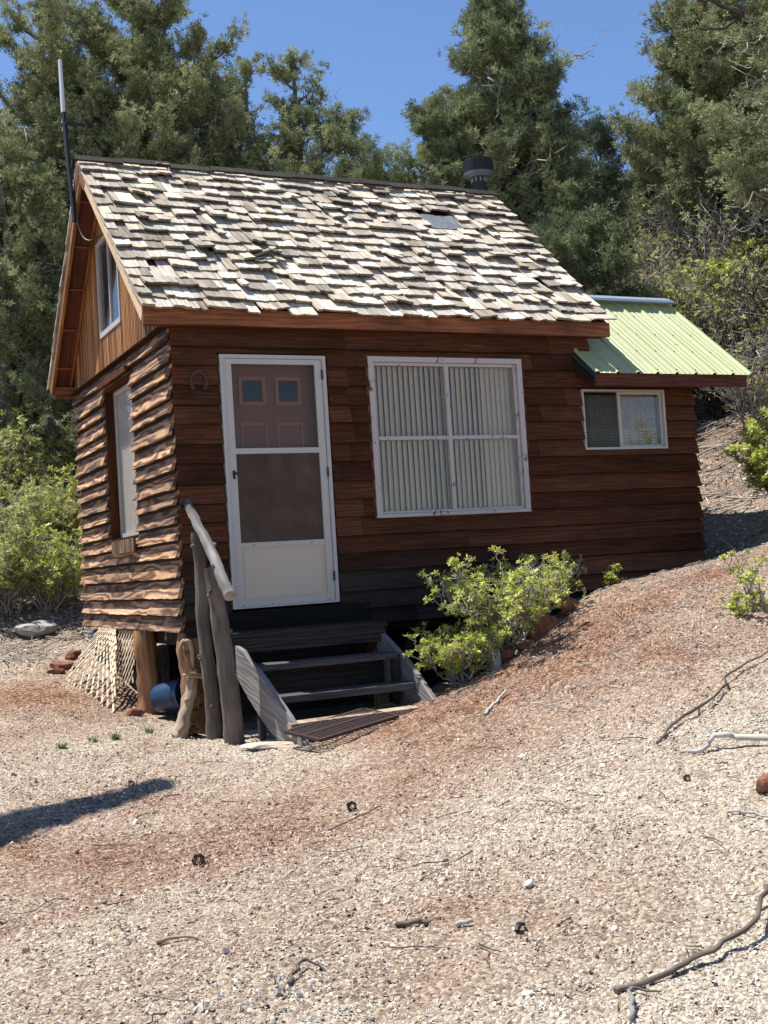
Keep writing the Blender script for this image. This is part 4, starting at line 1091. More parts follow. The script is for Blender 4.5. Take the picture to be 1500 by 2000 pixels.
rock('sandstone', 2.22, -1.14, .12, (1.1, .8, .8), M['redrock'], 'red rock at the lower end of the bank behind the upright slab', group='red rocks edging the bank', seed=3, rot=1.)
rock('sandstone', 2.44, -1.12, .09, (1.2, .8, .7), M['redrock'], 'small red rock between two bigger ones under the bush', group='red rocks edging the bank', seed=23, rot=.2)
rock('stone_slab', 2.10, -1.22, .12, (.35, .7, 1.2), M['greyrock'], 'grey upright stone slab at the lower edge of the green bush', seed=4, rot=.3)
rock('sandstone', 1.30, -5.08, .085, (1.6, .9, .7), M['redrock'], 'dark red rock at the right edge of the yard', seed=5, rot=.2)
rock('sandstone', -.42, 3.0, .12, (1.2, .9, .6), M['redrock'], 'flat red rock left of the lattice, nearer one', group='red rocks by the lattice', seed=6)
rock('sandstone', -.22, 3.42, .11, (1.3, .9, .6), M['redrock'], 'dark red rock left of the lattice, farther one', group='red rocks by the lattice', seed=7, rot=.8)
rock('sandstone', -.52, 2.75, .08, (1.3, .8, .5), M['redrock'], 'small flat red rock lowest beside the lattice', group='red rocks by the lattice', seed=17, rot=.3)
rock('sandstone', -.16, 1.12, .075, (1.2, .9, .8), M['redrock'], 'reddish rock beside the foot of the log post', seed=8)
rock('boulder', -.42, 4.35, .2, (1.3, .9, .6), M['greyrock'], 'grey-brown boulder beneath the left shrubs', seed=9, rot=.4)
rock('stone_slab', .20, -1.22, .16, (1.3, .6, .22), M['concrete'], 'flat pale stone beside the foot of the left side board of the steps', seed=10, rot=-.4)
rock('grey_can', .02, 3.35, .10, (.8, .8, 1.3), M['greyrock'], 'grey round stone at the rear left corner under the cabin', seed=11, z=-.36)
for i, (x, y, r_, l) in enumerate([(-.06, -5.09, .022, 'small pale stone alone right of centre in the lower yard'), (-.03, -5.64, .016, 'smallest pale stone above the long curved stick'), (.99, -3.37, .026, 'white stone chunk on the gravel below the bush'), (-.59, -5.92, .018, 'pale pebble near the long stick'), (1.10, -4.0, .02, 'little pale rock left of the bleached branch')]):
    rock('pale_stone', x, y, r_, (1.3, 1, .8), M['palerock'], l, 'stone', 'single pale stones in the yard', seed=20+i, rot=i)
# pine cones
def cone(x, y, r_, label, seed):
    rg = np.random.default_rng(seed); m = MB(); n = 70
    for i in range(n):
        t_ = (i+.5)/n; ph = i*2.39996; rr_ = r_*math.sin(math.pi*(.08+.86*t_))**.7; cz = (t_-.5)*r_*2.2
        d = np.array([math.cos(ph), math.sin(ph), .35]); p = np.array([cz, 0, 0])+np.array([d[2]*.3*r_, d[0]*rr_, d[1]*rr_])
        s = r_*.3; a_ = rg.normal(0, 1, 3); a_ /= np.linalg.norm(a_); b_ = np.cross(a_, d); b_ /= np.linalg.norm(b_)+1e-9
        m.raw([p-b_*s, p+b_*s, p+np.array([.3, d[0], d[1]])*s, p*.6+a_*s*.3], t=[(0, 1, 2), (0, 2, 3), (1, 3, 2), (0, 3, 1)], c=(rg.random(), 0, .5, 1))
    o = m.build('pine_cone', M['cone']); o.location = (x, y, float(gz(x, y))+r_*.75); o.rotation_euler = (0, 0, rg.uniform(0, 6))
    tag(o, label, 'pine cone', 'pine cones lying in the yard')
cone(-1.01, -3.52, .029, 'dark round pine cone lying in the centre left of the yard', 1)
cone(-.02, -3.19, .024, 'dark pine cone lying below the foot of the steps', 2)
cone(-.88, -1.64, .019, 'small pine cone at the upper edge of the tree shadow', 3)
cone(1.17, -4.62, .017, 'small pine cone near the grey fallen branch', 4)

# sticks
def stick(name, pts, r0, r1, mt, label, n=26, forks=(), cat='stick', group=None, lift=.01, jit=.006):
    m = MB(); P = spline([(x, y, 0) for x, y, *_ in pts], n, jit); h = np.interp(np.linspace(0, 1, n), np.linspace(0, 1, len(pts)), [p[2] if len(p) > 2 else 0 for p in pts])
    P[:, 2] = gz(P[:, 0], P[:, 1]) + h + lift
    P[1:-1, 2] = (P[:-2, 2]+P[1:-1, 2]*2+P[2:, 2])/4
    tubes(m, P, np.linspace(r0, r1, n), 8, cap=True, bump=.06, col=(rng.random(), 0, .5, 1))
    for (i, dx, dy, dz, r_) in forks:
        Q = spline([P[i], P[i]+np.array([dx*.5, dy*.5, dz*.7]), P[i]+np.array([dx, dy, dz])], 8, .003); tubes(m, Q, np.linspace(r_, r_*.5, 8), 6, cap=True)
    return tag(child(m, name, mt, None, True), label, cat, group)
stick('fallen_branch', [(-.32, -6.04, 0), (-.2, -6.05, .004), (-.04, -6.04, .012), (.11, -6.04, .03), (.24, -6.04, .04), (.36, -5.99, .06), (.52, -5.86, .07)], .011, .009, M['greylog'], 'long curved grey-brown stick at the lower right corner of the yard', forks=[(21, .10, -.06, .02, .006), (2, .05, -.12, .01, .006)], cat='branch')
stick('fallen_branch', [(1.44, -4.24, 0), (1.51, -4.34, .01), (1.60, -4.38, .07), (1.66, -4.45, .04), (1.72, -4.62, .03), (1.80, -4.9, .04), (1.9, -5.2, .04)], .010, .022, M['bleached'], 'thick bleached grey branch lying at the right edge of the yard', forks=[(8, .0, .12, .05, .008), (14, .05, -.06, .05, .007), (4, .04, .07, .02, .005)], cat='branch', jit=.012)
stick('fallen_branch', [(1.46, -4.02, 0), (1.66, -3.9, .02), (2.0, -3.75, .03), (2.30, -3.61, .03), (2.42, -3.50, .03), (2.8, -3.45, .03), (3.2, -3.4, .02)], .010, .006, M['greylog'], 'thin brown stick lying up the slope beside the bleached branch', cat='branch')
stick('fallen_branch', [(1.36, -2.30, 0), (1.50, -2.2, .01), (1.69, -2.05, .02)], .012, .008, M['bleached'], 'short pale stick below the green bush', n=10, cat='branch')
stick('fallen_branch', [(1.0, -5.1, 0), (1.05, -5.25, .01), (1.1, -5.5, .02)], .006, .004, M['bleached'], 'thin white twig below the red rock at the right edge', cat='branch')
stick('fallen_branch', [(-.30, -3.5, 0), (-.09, -3.42, .01), (.11, -3.29, .0)], .005, .003, M['greylog'], 'fine dark twig below the foot of the steps', cat='branch')
stick('fallen_branch', [(-.42, -6.25, 0), (-.36, -6.18, .02), (-.28, -6.08, .01)], .010, .006, M['silver'], 'short pale splinter at the tip of the long curved stick', n=8, cat='branch')
stick('wood_splinter', [(-1.50, -4.56, .0), (-1.43, -4.58, .01), (-1.35, -4.64, .0)], .010, .005, M['drift'], 'pale wood splinter among the grey gravel at lower left', n=8)
stick('wood_splinter', [(-1.25, -5.40, .0), (-1.18, -5.3, .02), (-1.13, -5.26, .03), (-1.08, -5.33, 0)], .009, .004, M['greylog'], 'bent dark wood scrap at the bottom centre', n=10)
stick('wood_splinter', [(-.66, -5.05, .0), (-.60, -5.1, .01), (-.55, -5.12, 0)], .012, .010, M['greylog'], 'dark bark scrap half buried in the lower yard', n=8)
stick('wood_splinter', [(-.48, -5.22, .0), (-.42, -5.24, .01)], .010, .009, M['bleached'], 'short white wood chip in the lower yard', n=6)
stick('wood_splinter', [(-.34, -5.45, .0), (-.31, -5.42, .02), (-.27, -5.38, 0)], .011, .005, M['black'], 'black bark scrap in the lower right yard', n=8)
# ------------------------------------------------------------------ vegetation
def rotz_to(D_):
    """rotation matrices taking +z to directions D_ (n,3), with random spin"""
    D_ = D_/np.linalg.norm(D_, axis=1, keepdims=True); n = len(D_)
    r_ = rng.normal(0, 1, (n, 3)); X_ = np.cross(r_, D_); X_ /= np.linalg.norm(X_, axis=1, keepdims=True)+1e-9; Y_ = np.cross(D_, X_)
    return np.stack([X_, Y_, D_], -1)
def tpl_tuft(n, seed, ln=.9, wd=.16, spread=.9, curl=.0):
    """n slim blades filling a unit clump around +z"""
    rg = np.random.default_rng(seed); T = []
    for i in range(n):
        d = rg.normal(0, 1, 3); d[2] = abs(d[2])*1.1+.1; d /= np.linalg.norm(d); d = d*spread+np.array([0, 0, 1-spread]); d /= np.linalg.norm(d)
        o = d*rg.uniform(0, .45)+rg.normal(0, .16, 3); s = np.cross(d, rg.normal(0, 1, 3)); s /= np.linalg.norm(s); L_ = ln*rg.uniform(.5, 1); w_ = wd*rg.uniform(.7, 1.3)
        T.append([o-s*w_/2, o+s*w_/2, o+d*L_])
    return np.array(T)
TJ = [tpl_tuft(24, s, .5, .165, .85) for s in range(6)]
TF = [tpl_tuft(24, 50+s, .62, .13, .85) for s in range(6)]
def put_tufts(mb, P, D_, size, tint, tpls):
    n = len(P); Rm = rotz_to(D_); k = rng.integers(0, len(tpls), n)
    for j, tp in enumerate(tpls):
        s_ = np.where(k == j)[0]
        if not len(s_): continue
        V = np.einsum('nij,tvj->ntvi', Rm[s_], tp)*size[s_][:, None, None, None] + P[s_][:, None, None]
        nt_ = len(tp); c = np.repeat(tint[s_], nt_*3); jit = rng.normal(0, .06, len(s_)*nt_).repeat(3)
        mb.raw(V.reshape(-1, 3), t=np.arange(V.size//3).reshape(-1, 3), c=np.stack([np.clip(c+jit, 0, 1), c*0, c*0+.5, c*0+1], -1))
def curve(a, b, sag, n=6, jit=.04):
    t = np.linspace(0, 1, n)[:, None]; p = a*(1-t)+b*t; p[:, 2] += sag*np.sin(t[:, 0]*np.pi); L_ = np.linalg.norm(b-a)
    p[1:-1] += rng.normal(0, jit*L_, p[1:-1].shape); return p
def conifer(name, x, y, top, R, label, mat, prof='cone', n_limb=60, per=22, tuft=.13, tpls=TJ, base=.12, up=.5, seed=0, lean=(0, 0), forks=1, dead=19, group='evergreen trees behind the cabin', clump=.18, cat='tree', z0=None, tone=.5, flat=.8, nsub=9, asym=None):
    global rng
    keep = rng; rng = np.random.default_rng(seed+100)
    zb = float(gz(x, y)) if z0 is None else z0
    H = top-zb; root = empty(name, (x, y, zb)); tag(root, label, cat, group)
    tr = MB(); cr = MB(); o = np.array([x, y, zb])
    tops = []
    for k in range(forks):
        off = np.array([rng.normal(0, .18*R), rng.normal(0, .18*R), 0])*(k > 0) + np.array([lean[0], lean[1], 0])
        hh = H*(1 if k == 0 else rng.uniform(.75, .93))
        pts = [o-[0, 0, .3], o+[0, 0, hh*.3]+off*.35+rng.normal(0, .03, 3)*R, o+[0, 0, hh*.65]+off*.8+rng.normal(0, .04, 3)*R, o+off+[0, 0, hh*.985]]
        P = spline(pts, 24, .012); rad = np.linspace(1, .06, 24)**1.1*(.028*H+.05)*(1 if k == 0 else .6); rad[0:3] *= 1.25
        tubes(tr, P, rad, 9, bump=.06); tops.append((P, hh))
    cents = []; cd_ = []; cs = []; paths = []; rads = []; tp_ = []; tr_ = []
    for i in range(n_limb):
        P, hh = tops[i % len(tops)]
        fz = base + (1-base)*((i+rng.random())/n_limb)**.85
        if prof == 'cone': rr_ = R*(1-fz)**.95*(.4+.65*min(1, (fz-base)/.15+.35))
        elif prof == 'round': rr_ = R*math.sin(math.pi*min(1, .18+.8*fz))**.6
        else: rr_ = R*(min(1, (fz-base)/.25+.45))*(1-fz**2.6)**.5       # 'column'
        rr_ = max(rr_, .18)*rng.uniform(.5, 1.2)
        az = i*2.39996+rng.normal(0, .35)
        if asym is not None: rr_ *= 1+asym[1]*math.cos(az-asym[0])
        iz = min(22, max(0, int(fz*23*.985))); s0 = P[iz]
        upz = up*rr_ + rng.normal(0, .12)*rr_
        si = min(22, max(0, int((fz-upz/H*.8)*23))); s0 = P[max(si, 2)]
        e = P[iz] + np.array([math.cos(az)*rr_, math.sin(az)*rr_, 0]); e[2] = P[iz][2]+upz*.3+rng.normal(0, .1)
        Pc = curve(s0, e, -.06*rr_, 8, .035); paths.append(Pc); rads.append(np.linspace(.022+.016*rr_, .007, 8))
        ns = max(1, int(nsub*rr_/1.1+.5))
        for j in range(ns+1):
            t = .42+.58*(j+.3*rng.random())/max(ns, 1) if ns else 1.
            t = min(t, 1.); k = min(6, int(t*7)); b = Pc[k]*(1-(t*7-k))+Pc[k+1]*(t*7-k) if t < 1 else Pc[-1]
            dr = (Pc[-1]-s0)*[1, 1, .6]; dr = dr/(np.linalg.norm(dr)+1e-9); sd_ = np.cross(dr, [0, 0, 1])*rng.normal(0, .8) + dr*.6 + np.array([0, 0, .35+up*.5])
            L_ = clump*rng.uniform(.7, 1.4)*(1.15-.35*t); q_ = b+sd_/np.linalg.norm(sd_)*L_
            tp_.append(curve(b, q_, .02, 5, .05)); tr_.append(np.linspace(.009, .003, 5))
            cents.append(q_); cd_.append(sd_/np.linalg.norm(sd_)); cs.append(clump*rng.uniform(.55, 1.2)*(1 if rr_ > .4 else .75))
    # top clumps
    for P, hh in tops:
        for k in range(5): cents.append(P[-1-k//2]+rng.normal(0, .07, 3)); cd_.append(np.array([0, 0, 1.])); cs.append(clump*.55)
    tubes(tr, paths, np.array(rads), 5); tubes(tr, tp_, np.array(tr_), 4)
    cents = np.array(cents); cd_ = np.array(cd_); cs = np.array(cs); nc = len(cents)
    n = per*nc; ci = np.repeat(np.arange(nc), per)
    v = rng.normal(0, 1, (n, 3)); v /= np.linalg.norm(v, axis=1, keepdims=True); v *= (rng.random(n)**.45)[:, None]
    v[:, 2] *= flat
    cdn = cd_/(np.linalg.norm(cd_, axis=1, keepdims=True)+1e-9); al = (v*cdn[ci]).sum(1, keepdims=True)
    P = cents[ci]+(v*.85+al*cdn[ci]*1.5)*cs[ci][:, None]; D_ = v*1.0+cd_[ci]*.6+[0, 0, .45]
    ctone = rng.normal(tone, .13, nc)[ci]; tint = np.clip(ctone+rng.normal(0, .12, n), 0, 1)
    put_tufts(cr, P, D_, tuft*rng.uniform(.7, 1.3, n), tint, tpls)
    child(tr, 'trunk', M['bark'], root, True); child(cr, 'crown', M[mat], root)
    if dead:
        dm = MB(); pp = []; n7 = 9
        for i in range(dead):
            P, hh = tops[0]; iz = int(rng.uniform(.15, .8)*23); az = rng.uniform(0, 6.283); rr_ = R*rng.uniform(.6, 1.05)*(1-.5*iz/23)
            a = P[iz]; e = a+np.array([math.cos(az)*rr_, math.sin(az)*rr_, rng.uniform(-.1, .5)*rr_]); Pc = curve(a, e, -.12*rr_, n7, .05); pp.append(Pc)
            for j in range(4):
                b = Pc[rng.integers(3, n7)]; k3 = rng.integers(3, n7); b = Pc[k3]; e2 = b+(e-a)/rr_*rng.uniform(.2, .5)+rng.normal(0, .25, 3)*.7; pp.append(curve(b, e2, -.05, n7, .08))
        tubes(dm, pp, np.linspace(.011, .003, n7)[None].repeat(len(pp), 0), 4); child(dm, 'dead_twigs', M['greytwig'], root, True)
    rng = keep
    return root
G_ = 'evergreen trees behind the cabin'
conifer('juniper_tree', 0.98, 9.57, 9.62, 2.0, 'tall dense juniper whose top leaves the frame at the upper left corner', 'juniper', 'column', 125, 22, 0.105, TJ, 0.08, 0.7, 1, forks=3, dead=25, group=G_)
conifer('juniper_tree', 2.50, 9.72, 10.22, 2.05, 'tallest broad juniper behind the antenna and left roof end', 'juniper', 'column', 160, 22, 0.105, TJ, 0.06, 0.7, 2, forks=3, dead=41, group=G_)
conifer('juniper_tree', 3.68, 10.00, 9.52, 0.85, 'narrow pointed juniper on the right shoulder of the tall left trees', 'juniper', 'cone', 60, 16, 0.105, TJ, 0.1, 0.9, 3, forks=2, dead=12, tone=.45, group=G_)
conifer('juniper_tree', 4.52, 10.13, 9.14, 0.75, 'thin juniper with dark trunk showing and bare twigs at its top', 'juniper', 'column', 40, 14, 0.105, TJ, 0.25, 1.0, 4, forks=3, dead=22, group=G_)
conifer('juniper_tree', 5.27, 9.83, 9.30, 0.95, 'dark slim juniper with rounded twin top above the middle of the roof', 'juniper', 'column', 52, 16, 0.105, TJ, 0.2, 1.0, 5, forks=2, dead=12, tone=.42, group=G_)
conifer('pinyon_tree', 5.83, 9.04, 7.90, 0.95, 'low spreading green pinyon just left of the open sky above the roof', 'fir', 'round', 56, 17, 0.11, TF, 0.15, 0.8, 6, forks=2, dead=12, tone=.55, group=G_)
conifer('pinyon_tree', 6.21, 8.86, 6.82, .36, 'small green pinyon at the edge of the sky gap above the roof', 'fir', 'round', 30, 15, 0.11, TF, 0.15, 0.8, 26, forks=1, dead=4, tone=.6, group=G_)
conifer('fir_tree', 8.41, 8.21, 10.15, 2.3, 'large conical conifer standing alone behind the chimney', 'fir', 'cone', 170, 22, 0.125, TF, 0.04, 0.6, 7, forks=1, dead=12, clump=.2, nsub=9, tone=.5, group=G_)
conifer('fir_tree', 6.89, 7.95, 7.70, 0.6, 'shorter conifer on the left side of the one behind the chimney', 'fir', 'round', 56, 20, 0.12, TF, 0.04, 0.8, 37, forks=1, dead=0, tone=.5, clump=.2, group=G_)
conifer('fir_tree', 8.74, 7.16, 7.30, 0.6, 'shorter conifer on the right side of the one behind the chimney', 'fir', 'round', 60, 20, 0.12, TF, 0.04, 0.8, 38, forks=1, dead=9, tone=.5, clump=.2, group=G_)
conifer('pinyon_tree', 10.90, 8.93, 8.14, 0.42, 'pale small pinyon between the conifer behind the chimney and the right trees', 'bluefir', 'round', 40, 14, 0.12, TF, 0.1, 0.8, 8, forks=1, dead=12, tone=.6, group=G_)
conifer('pinyon_tree', 7.30, 4.75, 4.91, 1.2, 'dark drooping pinyon behind the right slope of the roof', 'fir', 'round', 66, 18, 0.115, TF, 0.02, 0.3, 9, forks=1, dead=22, tone=.28, group=G_)
conifer('juniper_tree', 10.21, 4.99, 9.01, 1.5, 'big juniper filling the upper right with grey twigs among its green', 'juniper', 'column', 130, 21, 0.105, TJ, 0.4, 0.6, 10, forks=3, dead=54, tone=.45, group=G_)
conifer('juniper_tree', 12.22, 9.19, 7.96, 0.75, 'dark lower juniper on the left side of the big right one', 'juniper', 'cone', 56, 16, 0.11, TJ, 0.1, 0.7, 11, forks=2, dead=16, tone=.3, group=G_)
conifer('juniper_tree', 0.08, 8.71, 7.00, 1.1, 'lower juniper at the left edge with branches reaching down to the shrubs', 'juniper', 'column', 60, 16, 0.1, TJ, 0.12, 0.6, 12, forks=2, dead=35, tone=.42, group=G_)
conifer('juniper_tree', 1.01, 7.82, 5.52, 0.9, 'low bushy juniper close behind the left gable', 'juniper', 'round', 50, 16, 0.1, TJ, 0.1, 0.6, 13, forks=2, dead=28, tone=.38, group=G_)
conifer('juniper_tree', 2.70, 8.63, 7.06, 1.0, 'low bushy juniper peeping over the left half of the roof ridge', 'juniper', 'round', 46, 16, 0.1, TJ, 0.1, 0.6, 14, forks=2, dead=19, tone=.45, group=G_)
conifer('juniper_tree', 4.31, 8.06, 6.66, 0.8, 'low juniper just above the middle of the roof ridge', 'juniper', 'round', 34, 16, 0.1, TJ, 0.1, 0.6, 15, forks=2, dead=12, tone=.5, group=G_)
conifer('pine_tree', 10.09, 5.10, 6.70, 0.6, 'small pine at the right with yellow-green sprays against the dark junipers', 'yellowfir', 'round', 34, 15, 0.11, TF, 0.45, 0.45, 16, forks=1, dead=12, tone=.35, group=G_)
conifer('juniper_tree', 8.41, 1.18, 7.46, 1.35, 'overhanging juniper in the top right corner with a long bare limb against the sky', 'juniper', 'column', 74, 20, 0.095, TJ, 0.46, 0.35, 17, forks=2, dead=57, tone=.55, group=G_)
lb = MB(); LP_ = [(8.55, 0.89, 6.23), (7.86, 1.31, 6.37), (7.55, 1.47, 6.56), (7.27, 1.58, 6.73), (7.0, 1.69, 6.98), (7.78, 1.39, 6.43), (7.21, 1.64, 6.4), (6.79, 1.87, 6.4), (7.31, 1.55, 6.68), (6.9, 1.77, 6.82), (6.76, 1.89, 6.7)]
for pts, r0 in (([LP_[0], LP_[1], LP_[2], LP_[3], LP_[4]], .055), ([LP_[5], LP_[6], LP_[7]], .025), ([LP_[8], LP_[9], LP_[10]], .02)):
    P = spline(pts, 20, .02); tubes(lb, P, np.linspace(r0, r0*.15, 20), 7, bump=.05)
ov = [o for o in bpy.data.objects if o.get('label', '').startswith('overhanging juniper')][0]
child(lb, 'limb', M['darktwig'], ov, True)
# trees left of the frame whose shadow falls on the yard
sh = conifer('juniper_tree', -5.0, -1.3, 5.6, 1.1, 'juniper standing left of the frame whose limb shades the yard', 'juniper', 'column', 50, 16, .12, TJ, .12, .6, 18, forks=1, dead=4, group=G_)
lb2 = MB(); tip = np.array([-.63-.29*4.6, -1.69+.27*4.6, 3.55]); bck = np.array([-1.75, -.62, .1])
tubes(lb2, spline([(-5.0, -1.3, 2.6), tip+bck, tip], 16, .01), np.linspace(.05, .008, 16), 6); child(lb2, 'limb', M['bark'], sh, True)
lb2 = MB(); keep = rng; rng = np.random.default_rng(77); n = 1500; t = rng.random(n)**.7; side_ = np.where(rng.random(n) < .55, 1., -1.)
wd = (.03+.30*t); P = tip + t[:, None]*bck + np.stack([rng.normal(0, .04, n), side_*wd*rng.uniform(.2, 1.15, n), rng.normal(0, .07, n)], -1)
put_tufts(lb2, P, rng.normal(0, 1, (n, 3))+[0, 0, .6], .1*rng.uniform(.7, 1.3, n), rng.random(n), TJ); rng = keep
child(lb2, 'crown', M['juniper'], sh)
# far trees on the hill
for i, (x, y, t_, r_, l) in enumerate([(13.5, 12.0, 8.3, 1.2, 'far pinyon on the hillside right of the sky gap'), (0.0, 15.3, 8.8, 1.6, 'far juniper on the slope beyond the left edge'), (14.8, 9.6, 9.8, 1.8, 'far juniper high on the right hillside'), (11.0, 3.5, 5.9, 1.4, 'juniper on the upper slope near the right edge')]):
    conifer('juniper_tree', x, y, t_, r_, l, 'juniper', 'round', 60, 22, .16, TJ, .08, .5, 40+i, forks=2, dead=16, group=G_, tone=.4)

# broadleaf shrubs
def tpl_leaf(n, seed, lob=True, ln=.8):
    rg = np.random.default_rng(seed); T = []
    for i in range(n):
        a = i*2.4+rg.normal(0, .3); el = rg.uniform(-.1, .9); d = np.array([math.cos(a)*math.cos(el), math.sin(a)*math.cos(el), math.sin(el)])
        s = np.cross(d, [0, 0, 1.]); s /= np.linalg.norm(s)+1e-9; s = s+rg.normal(0, .25, 3); s /= np.linalg.norm(s); L_ = ln*rg.uniform(.7, 1.1); o = d*.1
        nn2 = np.cross(s, d)*.08
        a0 = o; b0 = o+d*L_*.45+s*L_*.24+nn2; b1 = o+d*L_*.45-s*L_*.24+nn2; c0 = o+d*L_*.85+s*L_*.26; c1 = o+d*L_*.85-s*L_*.26; e = o+d*L_*1.1; mid = o+d*L_*.6
        T += [[a0, b0, mid], [a0, mid, b1], [b0*.7+mid*.3, c0, mid], [b1*.7+mid*.3, mid, c1], [mid, c0*.75+e*.25, e], [mid, e, c1*.75+e*.25]]
    return np.array(T)
TL = [tpl_leaf(6, 70+s) for s in range(6)]
def shrub(name, x, y, H, R, label, mat, twig, seed, n_stem=14, leafy=1., leaf=.055, group=None, z0=None, lean=(0, 0), nt=7, cat='shrub', extra=0, droop=0., zo=0.):
    global rng
    keep = rng; rng = np.random.default_rng(seed+900)
    zb = (float(gz(x, y)) if z0 is None else z0); root = empty(name, (x, y, zb)); tag(root, label, cat, group)
    o = np.array([x, y, zb]); P1 = []; P2 = []; P3 = []; tips = []; td = []
    for i in range(n_stem):
        az = i*2.39996+rng.normal(0, .4); rr_ = R*rng.uniform(.25, 1.)**.8; hh = H*rng.uniform(.55, 1.05)*(1-.35*(rr_/R)**2)
        b = o+np.array([rng.normal(0, .10*R), rng.normal(0, .10*R), -.08+zo]); e = o+np.array([math.cos(az)*rr_+lean[0]*hh, math.sin(az)*rr_+lean[1]*hh, hh-droop*rr_]); Pc = curve(b, e, .12*hh, 8, .05); P1.append(Pc)
        for j in range(nt):
            k = rng.integers(2, 8); bb = Pc[k]; dd_ = rng.normal(0, 1, 3); dd_[2] = abs(dd_[2])*.7; dd_ = dd_/np.linalg.norm(dd_)+(e-b)/np.linalg.norm(e-b)*.7; L_ = .36*min(H, R*1.4)*rng.uniform(.4, 1)
            q_ = bb+dd_/np.linalg.norm(dd_)*L_; Pd = curve(bb, q_, .02, 6, .07); P2.append(Pd)
            for l in range(3):
                k2 = rng.integers(2, 6); d3 = rng.normal(0, 1, 3)+dd_*.9+[0, 0, .3]; d3 /= np.linalg.norm(d3); q3 = Pd[k2]+d3*L_*.42*rng.uniform(.4, 1); P3.append(curve(Pd[k2], q3, 0, 4, .06)); tips += [q3, Pd[k2]*.4+q3*.6]; td += [d3, d3]
            tips.append(q_); td.append(dd_)
    tr = MB(); r0 = .006+.006*H; tubes(tr, P1, np.linspace(r0, .004, 8)[None].repeat(len(P1), 0), 5); tubes(tr, P2, np.linspace(.0045, .002, 6)[None].repeat(len(P2), 0), 4); tubes(tr, P3, np.linspace(.003, .0014, 4)[None].repeat(len(P3), 0), 3)
    child(tr, 'stems', M[twig], root, True)
    tips = np.array(tips); td = np.array(td)
    if extra:
        tips = np.concatenate([tips]+[tips+rng.normal(0, .05, tips.shape) for _ in range(extra)]); td = np.concatenate([td]*(extra+1))
    if leafy > 0:
        k = rng.random(len(tips)) < leafy; cl_ = MB(); tips = tips[k]; td = td[k]; n = len(tips)
        tint = np.clip(rng.normal(.5, .25, n), 0, 1); put_tufts(cl_, tips, td+[0, 0, .5], leaf*rng.uniform(.6, 1.25, n), tint, TL)
        child(cl_, 'leaves', M[mat], root)
    rng = keep
    return root
GL = 'oak shrubs on the slope left of the cabin'
for i, (x, y, H, R, l) in enumerate([
    (-0.64, 5.04, 0.9, 0.6, 'lowest yellow-green oak shrub at the left edge above the gravel'),
    (-0.16, 5.00, 0.8, 0.55, 'yellow-green oak shrub closest to the rear left corner of the cabin'),
    (-0.14, 6.20, 1.0, 0.7, 'oak shrub in the middle of the left thicket'),
    (0.45, 6.28, 1.0, 0.6, 'oak shrub just behind the left wall boards'),
    (-0.35, 7.57, 1.2, 0.8, 'leafy oak shrub half way up the left edge'),
    (0.24, 7.80, 1.2, 0.8, 'upper oak shrub in the left thicket under the junipers'),
    (0.94, 8.26, 1.2, 0.8, 'upper oak shrub beside the rear eave of the cabin'),
    (0.13, 9.17, 1.3, 0.9, 'highest oak shrub at the left edge below the junipers'),
    (0.88, 9.16, 1.3, 0.7, 'oak shrub high behind the rear eave of the cabin'),
    (0.01, 10.29, 1.5, 0.9, 'broad oak shrub beneath the lowest juniper at the left edge'),
    (0.72, 10.71, 1.4, 0.9, 'topmost oak shrub in the middle of the left thicket')]):
    shrub('oak_shrub', x, y, H, R, l, 'oak' if i % 2 else 'paleoak', 'greytwig', i, 32, .48, .058, GL, nt=10)
GR = 'leafy shrubs on the slope right of the cabin'
for i, (x, y, H, R, l) in enumerate([
    (10.01, 7.14, 1.6, 0.9, 'bright yellow-green shrub above the left part of the metal roof'),
    (10.02, 6.29, 1.2, 0.8, 'bright shrub above the right end of the metal roof'),
    (9.28, 4.30, 1.5, 0.7, 'leafy shrub near the right edge beyond the metal roof'),
    (9.77, 3.87, 1.5, 0.8, 'leafy shrub high on the right slope'),
    (9.91, 7.84, 1.4, 0.8, 'bright shrub peeping over the roof edge left of the metal roof')]):
    shrub('oak_shrub', x, y, H, R, l, 'oak', 'greytwig', 20+i, 30, .95, .08, GR, nt=10)
shrub('oak_shrub', 5.75, -.72, 1.25, .5, 'bright oak shrub at the right edge beside the cabin', 'oak', 'darktwig', 31, 20, 1., .062, GR, nt=9, lean=(-.15, 0))
shrub('oak_shrub', 6.1, -1.5, .75, .55, 'low oak shrub at the right edge above the bare slope', 'oak', 'darktwig', 32, 12, .7, .055, GR, nt=6)
shrub('oak_shrub', 3.35, -2.62, .16, .22, 'low sprig at the right edge of the bare bank', 'oak', 'greytwig', 33, 9, .5, .04, GR, nt=4)
shrub('oak_shrub', 3.48, -2.71, .38, .32, 'small green sprig at the right edge just below the dark hollow', 'oak', 'greytwig', 34, 8, .5, .04, GR, nt=4)
GB = 'bare grey shrubs on the right hillside'
